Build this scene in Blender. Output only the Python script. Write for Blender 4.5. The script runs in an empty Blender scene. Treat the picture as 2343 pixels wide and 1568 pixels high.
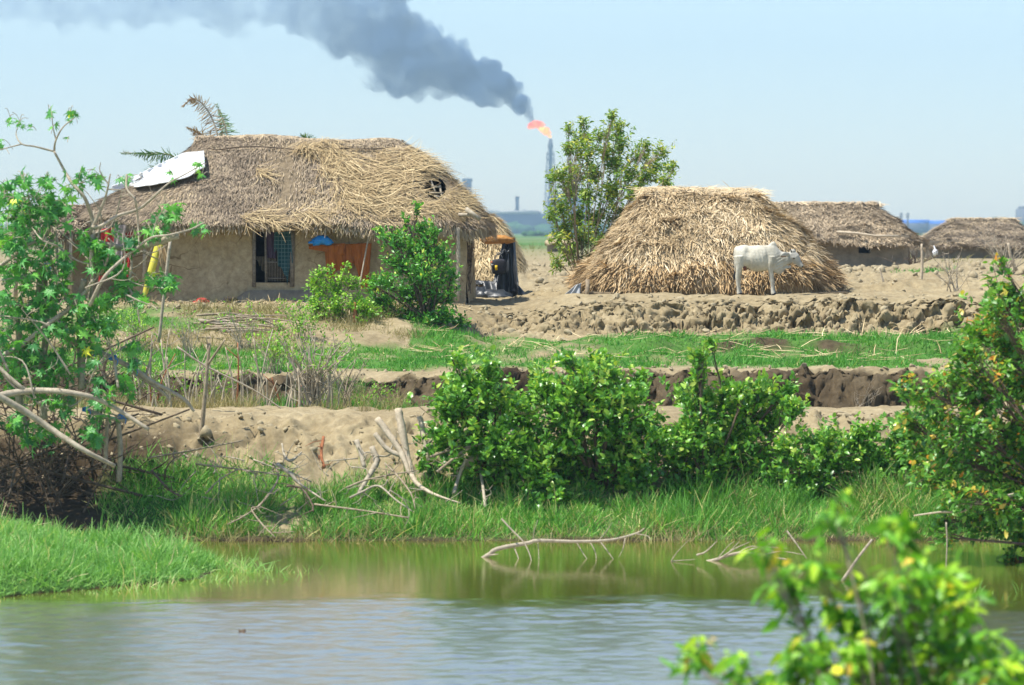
import bpy, math
import numpy as np
from mathutils import Vector

# ------------------------------------------------------------------ camera, sky, sun, exposure
SC = bpy.context.scene
COL = SC.collection
CAM_Z = 4.7
FPX = 6580.0                      # focal length, in pixels of a 2342 x 1568 view of the photograph
CU, CV, HOR = 1171.0, 784.0, 530.0
PITCH = math.atan((CV - HOR) / FPX)

cam_data = bpy.data.cameras.new('camera')
cam = bpy.data.objects.new('camera', cam_data)
COL.objects.link(cam)
cam.location = (0, 0, CAM_Z)
cam.rotation_euler = (math.pi / 2 - PITCH, 0, 0)
cam_data.sensor_width = 36.0
cam_data.lens = FPX / 2342.0 * 36.0
cam_data.clip_start = 0.5
cam_data.clip_end = 9000
cam_data.dof.use_dof = True
cam_data.dof.focus_distance = 62.0
cam_data.dof.aperture_fstop = cam_data.lens / 1000.0 / 0.052
SC.camera = cam

SUN_EL, SUN_AZ = math.radians(65), math.atan2(-0.90, -0.34)   # azimuth measured from +Y towards +X
world = bpy.data.worlds.new('World')
SC.world = world
world.use_nodes = True
wn = world.node_tree
bg = wn.nodes['Background']
sky = wn.nodes.new('ShaderNodeTexSky')
sky.sky_type = 'NISHITA'
sky.sun_disc = False
sky.sun_elevation = SUN_EL
sky.sun_rotation = SUN_AZ
sky.air_density = 1.0
sky.dust_density = 0.4
sky.ozone_density = 1.2
wn.links.new(sky.outputs[0], bg.inputs[0])
bg.inputs[1].default_value = 0.125
sun_data = bpy.data.lights.new('sun', 'SUN')
sun_data.energy = 5.0
sun_data.angle = math.radians(0.5)
sun_data.color = (1.0, 0.955, 0.87)
sun = bpy.data.objects.new('sun', sun_data)
COL.objects.link(sun)
to_sun = Vector((math.sin(SUN_AZ) * math.cos(SUN_EL), math.cos(SUN_AZ) * math.cos(SUN_EL), math.sin(SUN_EL)))
sun.rotation_euler = to_sun.to_track_quat('Z', 'Y').to_euler()
sun.location = (-60, -40, 120)
SC.view_settings.view_transform = 'Standard'
SC.view_settings.look = 'None'
SC.view_settings.exposure = 0.70
SC.view_settings.gamma = 1.0
SC.cycles.max_bounces = 6
SC.cycles.volume_bounces = 0
SC.cycles.transparent_max_bounces = 16
SC.cycles.use_denoising = True
SC.cycles.sample_clamp_indirect = 6.0

RNG = np.random.default_rng(11)

# ------------------------------------------------------------------ helpers: photo pixel + depth -> place
_f = np.array([0, math.cos(PITCH), -math.sin(PITCH)])
_u = np.array([0, math.sin(PITCH), math.cos(PITCH)])

def W(u, v, Y):
    d = _f * FPX + np.array([1.0, 0, 0]) * (u - CU) + _u * (CV - v)
    return np.array([0, 0, CAM_Z]) + d * (Y / d[1])

def px(Y):
    return Y / FPX

# ------------------------------------------------------------------ helpers: noise
def _hash(i, j, k, s):
    n = (i.astype(np.int64) * 374761393 + j.astype(np.int64) * 668265263 + k.astype(np.int64) * 2147483647 + s * 974711) & 0xFFFFFFFF
    n = ((n ^ (n >> 13)) * 1274126177) & 0xFFFFFFFF
    n = ((n ^ (n >> 16)) * 2246822519) & 0xFFFFFFFF
    return ((n ^ (n >> 15)) & 0xFFFFFF) / float(0xFFFFFF)

def vnoise(P, s=0):
    P = np.asarray(P, float)
    i = np.floor(P)
    f = P - i
    f = f * f * (3 - 2 * f)
    r = 0
    for a in (0, 1):
        for b in (0, 1):
            for c in (0, 1):
                w = (f[..., 0] if a else 1 - f[..., 0]) * (f[..., 1] if b else 1 - f[..., 1]) * (f[..., 2] if c else 1 - f[..., 2])
                r = r + w * _hash(i[..., 0] + a, i[..., 1] + b, i[..., 2] + c, s)
    return r * 2 - 1

def fbm(P, o=4, s=0, g=0.5):
    P = np.asarray(P, float)
    r, a = 0, 1.0
    for q in range(o):
        r = r + a * vnoise(P * (2.03 ** q), s + q)
        a *= g
    return r

def n2(x, y, sc, o=4, s=0, g=0.5):
    x = np.asarray(x, float); y = np.asarray(y, float)
    return fbm(np.stack([x / sc, y / sc, np.zeros_like(x) + s * 3.7], -1), o, s, g)

def sstep(a, b, x):
    t = np.clip((np.asarray(x, float) - a) / (b - a), 0, 1)
    return t * t * (3 - 2 * t)

# ------------------------------------------------------------------ helpers: meshes
class MB:
    """Collects vertices and faces (and one 'tint' number per vertex) and links them as one mesh object."""
    def __init__(self):
        self.V, self.F, self.T, self.n = [], [], [], 0

    def add(self, V, F, tint=0.5):
        V = np.asarray(V, float).reshape(-1, 3)
        if len(V) == 0:
            return self
        F = np.asarray(F, int)
        self.V.append(V)
        self.F.append(F + self.n)
        self.T.append(np.broadcast_to(np.asarray(tint, float), (len(V),)))
        self.n += len(V)
        return self

    def build(self, name, mat, parent=None, smooth=False, loc=None, extra=None):
        me = bpy.data.meshes.new(name)
        V = np.concatenate(self.V)
        o = bpy.data.objects.new(name, me)
        COL.objects.link(o)
        off = np.zeros(3)
        if loc is not None:
            off = np.asarray(loc, float)
            o.location = off
        if parent is not None:
            p = parent
            while p is not None:
                off = off + np.asarray(p.location)
                p = p.parent
            o.parent = parent
        V = V - off
        me.vertices.add(len(V))
        me.vertices.foreach_set('co', V.ravel())
        sizes = np.concatenate([np.full(len(f), f.shape[1]) for f in self.F])
        idx = np.concatenate([f.ravel() for f in self.F])
        me.loops.add(len(idx))
        me.loops.foreach_set('vertex_index', idx)
        me.polygons.add(len(sizes))
        me.polygons.foreach_set('loop_start', np.concatenate([[0], np.cumsum(sizes)[:-1]]))
        if smooth:
            me.polygons.foreach_set('use_smooth', np.ones(len(sizes), bool))
        at = me.attributes.new('tint', 'FLOAT', 'POINT')
        at.data.foreach_set('value', np.concatenate(self.T).astype(np.float32))
        for k, vals in (extra or {}).items():
            at = me.attributes.new(k, 'FLOAT', 'POINT')
            at.data.foreach_set('value', np.asarray(vals, np.float32))
        me.update(calc_edges=True)
        me.materials.append(mat)
        return o

    def tube(self, pts, rad, seg=7, tint=0.5, cap=True, rough=0.0):
        V, F = tube_geo(pts, rad, seg, rough)
        self.add(V, F[0], tint)
        if cap:
            n = len(V)
            base = self.n - n
            for ring in (np.arange(seg)[::-1], np.arange(n - seg, n)):
                self.F.append((ring + base)[None, :])
        return self

    def box(self, c, size, rz=0.0, tint=0.5):
        s = np.array(size) / 2
        q = np.array([[-1, -1, -1], [1, -1, -1], [1, 1, -1], [-1, 1, -1], [-1, -1, 1], [1, -1, 1], [1, 1, 1], [-1, 1, 1]]) * s
        cr, sr = math.cos(rz), math.sin(rz)
        q = q @ np.array([[cr, sr, 0], [-sr, cr, 0], [0, 0, 1]]) + np.asarray(c, float)
        return self.add(q, [[0, 3, 2, 1], [4, 5, 6, 7], [0, 1, 5, 4], [1, 2, 6, 5], [2, 3, 7, 6], [3, 0, 4, 7]], tint)

def spline(pts, n=6):
    P = np.asarray(pts, float)
    if len(P) < 3:
        t = np.linspace(0, 1, n + 1)[:, None]
        return P[0] * (1 - t) + P[-1] * t
    E = np.vstack([2 * P[0] - P[1], P, 2 * P[-1] - P[-2]])
    out = []
    for i in range(len(P) - 1):
        a, b, c, d = E[i:i + 4]
        t = np.linspace(0, 1, n, endpoint=False)[:, None]
        out.append(0.5 * (2 * b + (c - a) * t + (2 * a - 5 * b + 4 * c - d) * t ** 2 + (3 * b - a - 3 * c + d) * t ** 3))
    out.append(P[-1:])
    return np.vstack(out)

def tube_geo(pts, rad, seg=7, rough=0.0):
    P = np.asarray(pts, float)
    n = len(P)
    R = np.broadcast_to(np.asarray(rad, float), (n,)) if np.ndim(rad) == 0 or len(rad) == n else np.interp(np.linspace(0, 1, n), np.linspace(0, 1, len(rad)), rad)
    T = np.gradient(P, axis=0)
    T /= np.linalg.norm(T, axis=1, keepdims=True) + 1e-9
    up = np.array([0.31, 0.87, 0.38])
    if abs(T[0] @ up) > 0.9:
        up = np.array([0.9, -0.1, 0.4])
    A = np.cross(T, up)
    A /= np.linalg.norm(A, axis=1, keepdims=True) + 1e-9
    B = np.cross(T, A)
    th = np.linspace(0, 2 * math.pi, seg, endpoint=False)
    ring = A[:, None, :] * np.cos(th)[None, :, None] + B[:, None, :] * np.sin(th)[None, :, None]
    rr = R[:, None, None]
    if rough:
        rr = rr * (1 + rough * RNG.uniform(-1, 1, (n, seg, 1)))
    V = (P[:, None, :] + ring * rr).reshape(-1, 3)
    i = np.arange(n - 1)[:, None] * seg
    j = np.arange(seg)[None, :]
    k = (j + 1) % seg
    F = np.stack([i + j, i + k, i + seg + k, i + seg + j], -1).reshape(-1, 4)
    return V, [F]

def strips(P, D, N, L, Wd, lift=0.0, bend=0.0):
    """Straws: thin tapering strips starting at P along D, lying on the surface with normal N; tips lifted and bent."""
    n = len(P)
    D = D / (np.linalg.norm(D, axis=1, keepdims=True) + 1e-9)
    S = np.cross(D, N)
    S /= np.linalg.norm(S, axis=1, keepdims=True) + 1e-9
    L = np.broadcast_to(L, (n,))[:, None]; Wd = np.broadcast_to(Wd, (n,))[:, None]
    lift = np.broadcast_to(lift, (n,))[:, None]; bend = np.broadcast_to(bend, (n,))[:, None]
    V = np.empty((n, 6, 3))
    for q, (t, w) in enumerate(((0, 0.8), (0.55, 1.0), (1.0, 0.35))):
        c = P + D * L * t + N * (lift * t) + S * (bend * t * t)
        V[:, q * 2] = c - S * Wd * 0.5 * w
        V[:, q * 2 + 1] = c + S * Wd * 0.5 * w
    b = np.arange(n)[:, None] * 6
    F = np.concatenate([b + np.array([0, 1, 3, 2]), b + np.array([2, 3, 5, 4])])
    return V.reshape(-1, 3), F

def leaf_geo(P, D, N, L, Wd, fold=0.25, droop=0.25):
    """Oval leaves with a folded midrib: base P, along D, face normal N."""
    n = len(P)
    D = D / (np.linalg.norm(D, axis=1, keepdims=True) + 1e-9)
    S = np.cross(D, N); S /= np.linalg.norm(S, axis=1, keepdims=True) + 1e-9
    N = np.cross(S, D)
    L = np.broadcast_to(L, (n,))[:, None]; Wd = np.broadcast_to(Wd, (n,))[:, None]
    V = np.empty((n, 8, 3))
    m = [(0.0, 0), (0.38, 0), (0.75, 0), (1.0, 0)]
    for q, (t, _) in enumerate(m):
        V[:, q] = P + D * L * t - N * L * droop * t * t
    for q, (t, w) in enumerate(((0.36, 0.5), (0.74, 0.36))):
        c = P + D * L * t - N * L * droop * t * t + N * Wd * fold * w
        V[:, 4 + q] = c - S * Wd * w
        V[:, 6 + q] = c + S * Wd * w
    b = np.arange(n)[:, None] * 8
    F4 = np.concatenate([b + np.array(f) for f in ([4, 1, 2, 5], [1, 6, 7, 2])])
    F3 = np.concatenate([b + np.array(f) for f in ([0, 1, 4], [0, 6, 1], [5, 2, 3], [2, 7, 3])])
    return V.reshape(-1, 3), F4, F3

_phi = []
for q in range(7):
    a = math.radians(-132 + 44 * q)
    r = [0.62, 0.82, 0.95, 1.0, 0.95, 0.82, 0.62][q]
    _phi += [(a - 0.30, 0.36), (a - 0.07, r * 0.66), (a, r), (a + 0.07, r * 0.66)]
_phi += [(math.radians(132) + 0.30, 0.30), (math.pi, 0.06)]
PALM_SHAPE = np.array([(r * math.cos(a), r * math.sin(a)) for a, r in _phi])

def palm_leaf_geo(P, D, N, L):
    """Deeply lobed palmate leaves (seven pointed lobes)."""
    n = len(P)
    D = D / (np.linalg.norm(D, axis=1, keepdims=True) + 1e-9)
    S = np.cross(D, N); S /= np.linalg.norm(S, axis=1, keepdims=True) + 1e-9
    N = np.cross(S, D)
    k = len(PALM_SHAPE)
    V = np.empty((n, k + 1, 3))
    V[:, 0] = P
    L = np.broadcast_to(L, (n,))[:, None]
    for q, (x, y) in enumerate(PALM_SHAPE):
        r2 = x * x + y * y
        V[:, q + 1] = P + D * L * x + S * L * y - N * L * (0.42 * r2 - 0.08 * math.sin(9 * math.atan2(y, x)) * r2)
    b = np.arange(n)[:, None] * (k + 1)
    F = np.concatenate([b + np.array([0, q + 1, (q + 1) % k + 1]) for q in range(k)])
    return V.reshape(-1, 3), F

def rdir(n, up=0.0, spread=1.0):
    d = RNG.normal(size=(n, 3)) * spread
    d[:, 2] += up
    return d / (np.linalg.norm(d, axis=1, keepdims=True) + 1e-9)

_ico = {}
def ico(sub):
    if sub not in _ico:
        import bmesh
        bm = bmesh.new()
        bmesh.ops.create_icosphere(bm, subdivisions=sub, radius=1.0)
        V = np.array([v.co[:] for v in bm.verts])
        F = np.array([[v.index for v in f.verts] for f in bm.faces])
        bm.free()
        _ico[sub] = (V, F)
    return _ico[sub]

def tag(o, label=None, cat=None, group=None, kind=None):
    if label: o['label'] = label
    if cat: o['category'] = cat
    if group: o['group'] = group
    if kind: o['kind'] = kind
    return o

def thing(name, loc, label, cat, group=None):
    o = bpy.data.objects.new(name, None)
    COL.objects.link(o)
    o.location = Vector(loc)
    o.empty_display_size = 0.2
    return tag(o, label, cat, group)

# ------------------------------------------------------------------ helpers: materials
def new_mat(name):
    m = bpy.data.materials.new(name)
    m.use_nodes = True
    return m, m.node_tree, m.node_tree.nodes['Principled BSDF']

def ramp(nt, fac, stops):
    r = nt.nodes.new('ShaderNodeValToRGB')
    e = r.color_ramp.elements
    while len(e) < len(stops):
        e.new(0.5)
    for k, (p, c) in enumerate(stops):
        e[k].position = p
        e[k].color = (*c, 1)
    nt.links.new(fac, r.inputs[0])
    return r.outputs[0]

def noise_node(nt, scale, detail=5, rough=0.6, vec=None, dist=0.0, stretch=None):
    n = nt.nodes.new('ShaderNodeTexNoise')
    n.inputs['Scale'].default_value = scale
    n.inputs['Detail'].default_value = detail
    n.inputs['Roughness'].default_value = rough
    n.inputs['Distortion'].default_value = dist
    tc = nt.nodes.new('ShaderNodeTexCoord')
    src = tc.outputs['Object']
    if stretch:
        mp = nt.nodes.new('ShaderNodeMapping')
        mp.inputs['Scale'].default_value = stretch
        nt.links.new(src, mp.inputs[0])
        src = mp.outputs[0]
    nt.links.new(src, n.inputs['Vector'])
    return n.outputs['Fac']

def mixc(nt, fac, a, b, mode='MIX'):
    m = nt.nodes.new('ShaderNodeMix')
    m.data_type = 'RGBA'
    m.blend_type = mode
    for sock, val in ((m.inputs[0], fac), (m.inputs[6], a), (m.inputs[7], b)):
        if isinstance(val, (int, float)):
            sock.default_value = val
        elif isinstance(val, tuple):
            sock.default_value = (*val, 1)
        else:
            nt.links.new(val, sock)
    return m.outputs[2]

def attr(nt, name):
    a = nt.nodes.new('ShaderNodeAttribute')
    a.attribute_name = name
    return a.outputs['Fac']

def bump(nt, b, height, strength=0.4, dist=0.02):
    n = nt.nodes.new('ShaderNodeBump')
    n.inputs['Strength'].default_value = strength
    n.inputs['Distance'].default_value = dist
    nt.links.new(height, n.inputs['Height'])
    nt.links.new(n.outputs[0], b.inputs['Normal'])

def plain(name, c1, c2, scale=6.0, rough=0.8, bmp=0.3, bdist=0.01, metal=0.0, spec=0.3, stretch=None):
    m, nt, b = new_mat(name)
    f = noise_node(nt, scale, 6, 0.65, stretch=stretch)
    c = ramp(nt, f, [(0.32, c1), (0.68, c2)])
    nt.links.new(c, b.inputs['Base Color'])
    b.inputs['Roughness'].default_value = rough
    b.inputs['Metallic'].default_value = metal
    b.inputs['Specular IOR Level'].default_value = spec
    if bmp:
        bump(nt, b, f, bmp, bdist)
    return m

def tinted(name, stops, rough=0.8, spec=0.2, trans=0.0, vary=None):
    """Colour from each leaf's / straw's own tint number; leaves let some light through."""
    m, nt, b = new_mat(name)
    c = ramp(nt, attr(nt, 'tint'), stops)
    if vary:
        f = noise_node(nt, vary[0], 4, 0.6)
        c = mixc(nt, f, c, mixc(nt, 1.0, c, vary[1], 'MULTIPLY'))
    nt.links.new(c, b.inputs['Base Color'])
    b.inputs['Roughness'].default_value = rough
    b.inputs['Specular IOR Level'].default_value = spec
    if trans:
        t = nt.nodes.new('ShaderNodeBsdfTranslucent')
        g = mixc(nt, 1.0, c, (1.25, 1.25, 0.55), 'MULTIPLY')
        nt.links.new(g, t.inputs[0])
        mx = nt.nodes.new('ShaderNodeMixShader')
        mx.inputs[0].default_value = trans
        out = nt.nodes['Material Output']
        nt.links.new(b.outputs[0], mx.inputs[1])
        nt.links.new(t.outputs[0], mx.inputs[2])
        nt.links.new(mx.outputs[0], out.inputs[0])
    return m

M = {}
M['bark'] = plain('pale_bark', (0.20, 0.15, 0.10), (0.40, 0.33, 0.23), 14, 0.9)
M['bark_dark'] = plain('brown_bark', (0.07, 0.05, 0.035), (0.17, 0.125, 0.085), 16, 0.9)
M['bark_pale'] = plain('bleached_bark', (0.32, 0.26, 0.18), (0.58, 0.49, 0.36), 14, 0.9)
M['bark_light'] = plain('grey_tan_bark', (0.25, 0.21, 0.15), (0.46, 0.40, 0.30), 14, 0.85)
M['wood_red'] = plain('red_brown_wood', (0.20, 0.07, 0.03), (0.36, 0.14, 0.06), 14, 0.9)
M['blue_plastic'] = plain('blue_plastic', (0.01, 0.16, 0.50), (0.02, 0.27, 0.72), 5, 0.4, 0.1)
G_ = lambda k: [(0.0, (0.012, 0.045, 0.010)), (0.35, (0.03, 0.11, 0.018)), (0.7, (0.065, 0.19, 0.025)), (1.0, (0.15, 0.30, 0.035))]
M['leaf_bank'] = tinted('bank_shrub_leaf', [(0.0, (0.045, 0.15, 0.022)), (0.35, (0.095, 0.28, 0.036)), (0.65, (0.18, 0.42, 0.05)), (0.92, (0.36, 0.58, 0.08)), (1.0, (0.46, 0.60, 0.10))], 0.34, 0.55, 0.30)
M['leaf_lime'] = tinted('lime_shrub_leaf', [(0.0, (0.081, 0.216, 0.020)), (0.5, (0.203, 0.459, 0.041)), (1.0, (0.446, 0.675, 0.081))], 0.45, 0.4, 0.35)
M['leaf_dark'] = tinted('yard_bush_leaf', [(0.0, (0.038, 0.149, 0.024)), (0.5, (0.097, 0.327, 0.044)), (0.93, (0.216, 0.554, 0.069)), (1.0, (0.648, 0.713, 0.119))], 0.38, 0.5, 0.30)
M['leaf_olive'] = tinted('olive_tree_leaf', [(0.0, (0.077, 0.184, 0.028)), (0.4, (0.165, 0.310, 0.044)), (0.7, (0.330, 0.437, 0.061)), (1.0, (0.550, 0.529, 0.088))], 0.45, 0.4, 0.32)
M['leaf_flower'] = tinted('flowering_tree_leaf', [(0.0, (0.045, 0.16, 0.022)), (0.45, (0.12, 0.33, 0.036)), (0.76, (0.27, 0.46, 0.055)), (0.80, (0.46, 0.42, 0.06)), (0.97, (0.58, 0.38, 0.06)), (1.0, (0.65, 0.26, 0.04))], 0.42, 0.45, 0.32)
M['leaf_fore'] = tinted('near_branch_leaf', [(0.0, (0.069, 0.235, 0.020)), (0.45, (0.184, 0.469, 0.034)), (0.85, (0.551, 0.782, 0.051)), (0.9, (0.850, 0.821, 0.068)), (1.0, (0.850, 0.586, 0.102))], 0.42, 0.45, 0.38)
M['leaf_palmate'] = tinted('castor_leaf', [(0.0, (0.050, 0.193, 0.068)), (0.5, (0.111, 0.388, 0.087)), (0.9, (0.273, 0.660, 0.087)), (0.97, (0.396, 0.751, 0.097)), (1.0, (0.850, 0.850, 0.059))], 0.40, 0.5, 0.35)
M['grass_bank'] = tinted('bank_grass_blade', [(0.0, (0.068, 0.195, 0.030)), (0.5, (0.135, 0.375, 0.060)), (0.85, (0.270, 0.538, 0.107)), (0.9, (0.488, 0.508, 0.187)), (1.0, (0.677, 0.627, 0.268))], 0.6, 0.3, 0.3)
M['grass_short'] = tinted('terrace_grass_blade', [(0.0, (0.060, 0.191, 0.027)), (0.5, (0.108, 0.345, 0.050)), (0.9, (0.203, 0.460, 0.074)), (1.0, (0.551, 0.512, 0.222))], 0.6, 0.3, 0.3)
M['grass_spit'] = tinted('spit_grass_blade', [(0.0, (0.121, 0.291, 0.064)), (0.5, (0.216, 0.464, 0.114)), (0.92, (0.405, 0.637, 0.210)), (1.0, (0.648, 0.585, 0.323))], 0.6, 0.3, 0.35)
M['grass_dry'] = tinted('dry_grass_blade', [(0.0, (0.18, 0.20, 0.06)), (0.4, (0.33, 0.28, 0.13)), (1.0, (0.50, 0.42, 0.24))], 0.8, 0.2, 0.2)

# ------------------------------------------------------------------ the ground
def worley(x, y, cell, s=0):
    """Distance to the nearest and second nearest scattered point, in cells, and a random number per cell."""
    X, Y = x / cell, y / cell
    ix, iy = np.floor(X), np.floor(Y)
    f1 = np.full(x.shape, 9.0); f2 = f1.copy(); rid = np.zeros(x.shape)
    z = np.zeros(x.shape)
    for dx in (-1, 0, 1):
        for dy in (-1, 0, 1):
            a_, b_ = ix + dx, iy + dy
            px_ = a_ + _hash(a_, b_, z, 11 + s); py_ = b_ + _hash(a_, b_, z, 23 + s)
            r_ = _hash(a_, b_, z, 37 + s)
            dd = 0.55 * np.sqrt((X - px_) ** 2 + (Y - py_) ** 2) + 0.45 * np.maximum(np.abs(X - px_), np.abs(Y - py_))
            near_ = dd < f1
            f2 = np.where(near_, f1, np.minimum(f2, dd))
            rid = np.where(near_, r_, rid)
            f1 = np.where(near_, dd, f1)
    return f1, f2, rid

def clumps(x, y, cell, s=0):
    """Lumpy broken-mud relief, about -0.5 .. 1, with sharp cracks between the lumps."""
    wx_ = x + 0.55 * cell * n2(x, y, cell * 0.9, 3, 200 + s); wy_ = y + 0.55 * cell * n2(x, y, cell * 0.9, 3, 210 + s)
    f1, f2, r = worley(wx_, wy_, cell, s)
    crack = sstep(0.0, 0.22, f2 - f1)
    return (0.05 + 0.95 * r) * crack * (1.05 - 0.55 * f1) - 0.35 * (1 - crack) * (r > 0.3)

def spit_h(x, y):
    n = n2(x, y, 1.6, 3, 31)
    a = sstep(0, 1, np.clip((-3.95 + 0.25 * n - x) / 5.0, 0, 1)) * 0.55 + sstep(0, 1, np.clip((-3.95 + 0.25 * n - x) / 0.9, 0, 1)) * 0.18
    e = 1 - ((y - 39.6 + 0.25 * n - 0.10 * (x + 6)) / np.clip(0.9 + (-3.95 - x) * 0.75, 0.2, 3.3)) ** 2
    e2 = 1 - ((y - 40.2) / 9.0) ** 2
    return np.where((e > 0) & (x < -3.6), a * np.clip(e, 0, 1) ** 0.6 * 0.95, 0) - 0.06 * (1 - np.clip(e * 4, 0, 1)) - (x >= -3.6) * .3 - 0.02

YB = [0, 13, 19, 22, 42.9, 43.6, 45.6, 47.2, 48.0, 50.3, 51.2, 54.5, 55.05, 55.9, 63.9, 64.7, 66.0, 66.6, 80, 120, 200, 400, 1200, 12000]
ZR = [3, 1.9, -.3, -.6, -.5, 0.02, .52, 1.38, 1.62, 1.66, 1.30, 1.25, 1.93, 2.02, 2.32, 2.42, 3.08, 3.19, 3.20, 3.33, 3.25, 3.0, 2.9, 2.0]
YL = [0, 13, 19, 22, 42.9, 43.6, 45.6, 47.2, 48.0, 50.3, 51.2, 54.6, 55.15, 56.1, 60.8, 61.4, 64.6, 65.6, 80, 120, 200, 400, 1200, 12000]
ZL = [3, 1.9, -.3, -.6, -.5, 0.02, .55, 1.36, 1.58, 1.62, 1.36, 1.42, 1.88, 1.96, 2.20, 2.42, 2.84, 3.02, 3.08, 3.25, 3.25, 3.0, 2.9, 2.0]

def bank_y(x, y):
    warp = n2(x, y * 0.3, 3.0, 3, 5) * 0.35
    near = sstep(43.5, 45.5, y) * (1 - sstep(90, 130, y))
    return y + warp * near + 0.10 * n2(x, y, 0.8, 3, 8) * near

def height(x, y, fine=True):
    x = np.asarray(x, float); y = np.asarray(y, float)
    yy = bank_y(x, y)
    w = sstep(-2.6, -0.6, x + 0.3 * n2(x, y, 1.5, 2, 9))
    h = np.interp(yy, YB, ZR) * w + np.interp(yy, YL, ZL) * (1 - w)
    edge = 1 - sstep(0.0, 0.5, np.abs(y - 43.4))
    h = h + 0.12 * edge * n2(x, y, 1.2, 3, 12)
    if fine:
        f = 1 - sstep(90, 200, y)
        face = np.clip(sstep(45.2, 46.2, yy) * (1 - sstep(47.7, 48.4, yy)) + sstep(54.2, 54.6, yy) * (1 - sstep(55.3, 56, yy)), 0, 1)
        h = h + f * sstep(43.6, 44.4, y) * (0.045 * n2(x, y, 1.1, 4, 2) + (0.035 + 0.10 * face) * n2(x, y, 0.28, 4, 3))
        plough = sstep(67.5, 69, y) * (1 - sstep(105, 125, y)) * sstep(-1.2, 0.8, x)
        h = h + plough * (0.06 * n2(x, y, 0.55, 3, 4) + 0.03 * n2(x, y, 0.2, 3, 6))
        # a low earthen ridge behind the cow
        r = sstep(71.6, 72.2, y + 0.3 * n2(x, y, 2.5, 2, 15)) * (1 - sstep(72.6, 73.4, y)) * sstep(5.5, 7.0, x)
        h = h + 0.22 * r
        r = sstep(64.0, 64.7, yy) * (1 - sstep(66.5, 67.0, yy)) * sstep(-1.7, 0.4, x)
        k = r > 0.001
        if k.any():
            xk, yk = x[k], y[k]
            bigk = 0.15 + 0.85 * sstep(1.0, 5.0, xk)
            top = 1 - 0.85 * sstep(65.5, 66.2, yy[k])
            rel = (0.20 * bigk * clumps(xk, yk * 1.2, 0.50, 1) + 0.13 * clumps(xk, yk * 1.2, 0.24, 2) + 0.07 * clumps(xk, yk, 0.13, 3) + 0.06 * n2(xk, yk, 0.16, 3, 29, .7)) * top - 0.05
            h[k] = h[k] + r[k] * (rel + 0.12 * n2(xk, yk, 1.1, 3, 21))
        k = (plough > 0.02) & (y < 110)
        if k.any():
            xk, yk = x[k], y[k]
            sc = np.clip(0.6 + n2(xk, yk, 2.5, 3, 24), 0.15, 1.2)
            h[k] = h[k] + plough[k] * (0.13 * clumps(xk, yk, 0.42, 4) + 0.05 * clumps(xk, yk, 0.2, 5)) * sc * sstep(68.5, 70.5, yk)
        k = face > 0.02
        if k.any():
            h[k] = h[k] + face[k] * (0.04 * clumps(x[k], y[k], 0.34, 6) + 0.06 * clumps(x[k], y[k], 0.15, 7) - 0.02)
        # lumpy mounds on the upper green terrace
        m_ = sstep(57.5, 59.5, yy) * (1 - sstep(64.0, 64.8, yy)) * sstep(-2.5, -0.5, x)
        h = h + m_ * (0.10 * n2(x, y, 1.0, 3, 26) + 0.13 * (np.abs(n2(x, y * 1.6, 1.5, 2, 27)) - .3))
        st_ = sstep(59.9, 60.25, yy + 0.5 * n2(x, y, 1.8, 2, 28)) * (1 - sstep(61.5, 63.5, yy)) * sstep(1.0, 3.0, x)
        h = h + 0.17 * st_
    h = h - 0.25 * np.exp(-((x + 0.25) / 1.1) ** 2) * sstep(64.8, 66.2, y) * (1 - sstep(80, 88, y)) * (x > -3.5)
    s = spit_h(x, y)
    h = np.where((y < 43) & (x < -3.0), np.maximum(h, np.where(s > -0.03, s, -0.4)), h)
    rs = 0.7 * sstep(7.6, 9.0, x) * (1 - sstep(3.0, 4.5, np.abs(y - 40.5)))
    h = np.where(y < 44, np.maximum(h, rs - 0.3), h)
    return h

def G(u, Y):
    """Ground point under photo column u at depth Y."""
    x = (u - CU) / FPX * Y
    # the pitch changes depth along the ray a little, never the column
    return np.array([x, Y, float(height(np.array([x]), np.array([Y]))[0])])

def grass_amount(x, y):
    n = n2(x, y, 1.7, 4, 41)
    n1 = n2(x, y, 0.6, 3, 44)
    foot = sstep(43.5, 43.9, y) * (1 - sstep(45.3, 46.1, y + 0.7 * n)) * np.clip(0.75 + 1.2 * n + sstep(0, 1, x + 4) * .3, 0, 1)
    foot = np.maximum(foot, sstep(43.6, 44, y) * (1 - sstep(45.8, 46.6, y + 0.5 * n)) * (x < -3.5) * np.clip(0.7 + n, 0, 1))
    foot = foot * sstep(-6.5, -5.7, x + 0.4 * n)
    terr = sstep(56.0, 56.5, y + 0.3 * n1) * (1 - sstep(63.6, 64.6, y + 0.8 * n)) * np.clip(1.15 + 0.9 * n + 0.5 * n1, 0, 1)
    terr_l = terr * np.where(x < -2.2, 1 - sstep(60.4, 61.2, y + 0.6 * n), 1)
    trough = sstep(50.4, 50.9, y) * (1 - sstep(53.2, 54.2, y + 0.6 * n)) * np.clip(0.5 + 1.5 * n - 0.6 * sstep(-3.5, -1.5, x), 0, 1)
    tl = sstep(52.5, 53.2, y) * (1 - sstep(54.8, 55.6, y)) * np.clip(0.1 + 1.6 * n, 0, 1) * (x < -2.8)
    weeds = sstep(62, 62.8, y) * (1 - sstep(64.8, 65.8, y)) * np.clip(0.15 + 1.2 * n, 0, 1) * (x < -1.9)
    patch = np.exp(-(((x - 14.0) / 0.6) ** 2 + ((y - 98) / 1.2) ** 2)) * 1.5
    spit = (spit_h(x, y) > 0.015) * 1.0
    return np.clip(np.maximum.reduce([foot, terr_l, trough, tl, weeds, patch, spit]), 0, 1)

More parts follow.
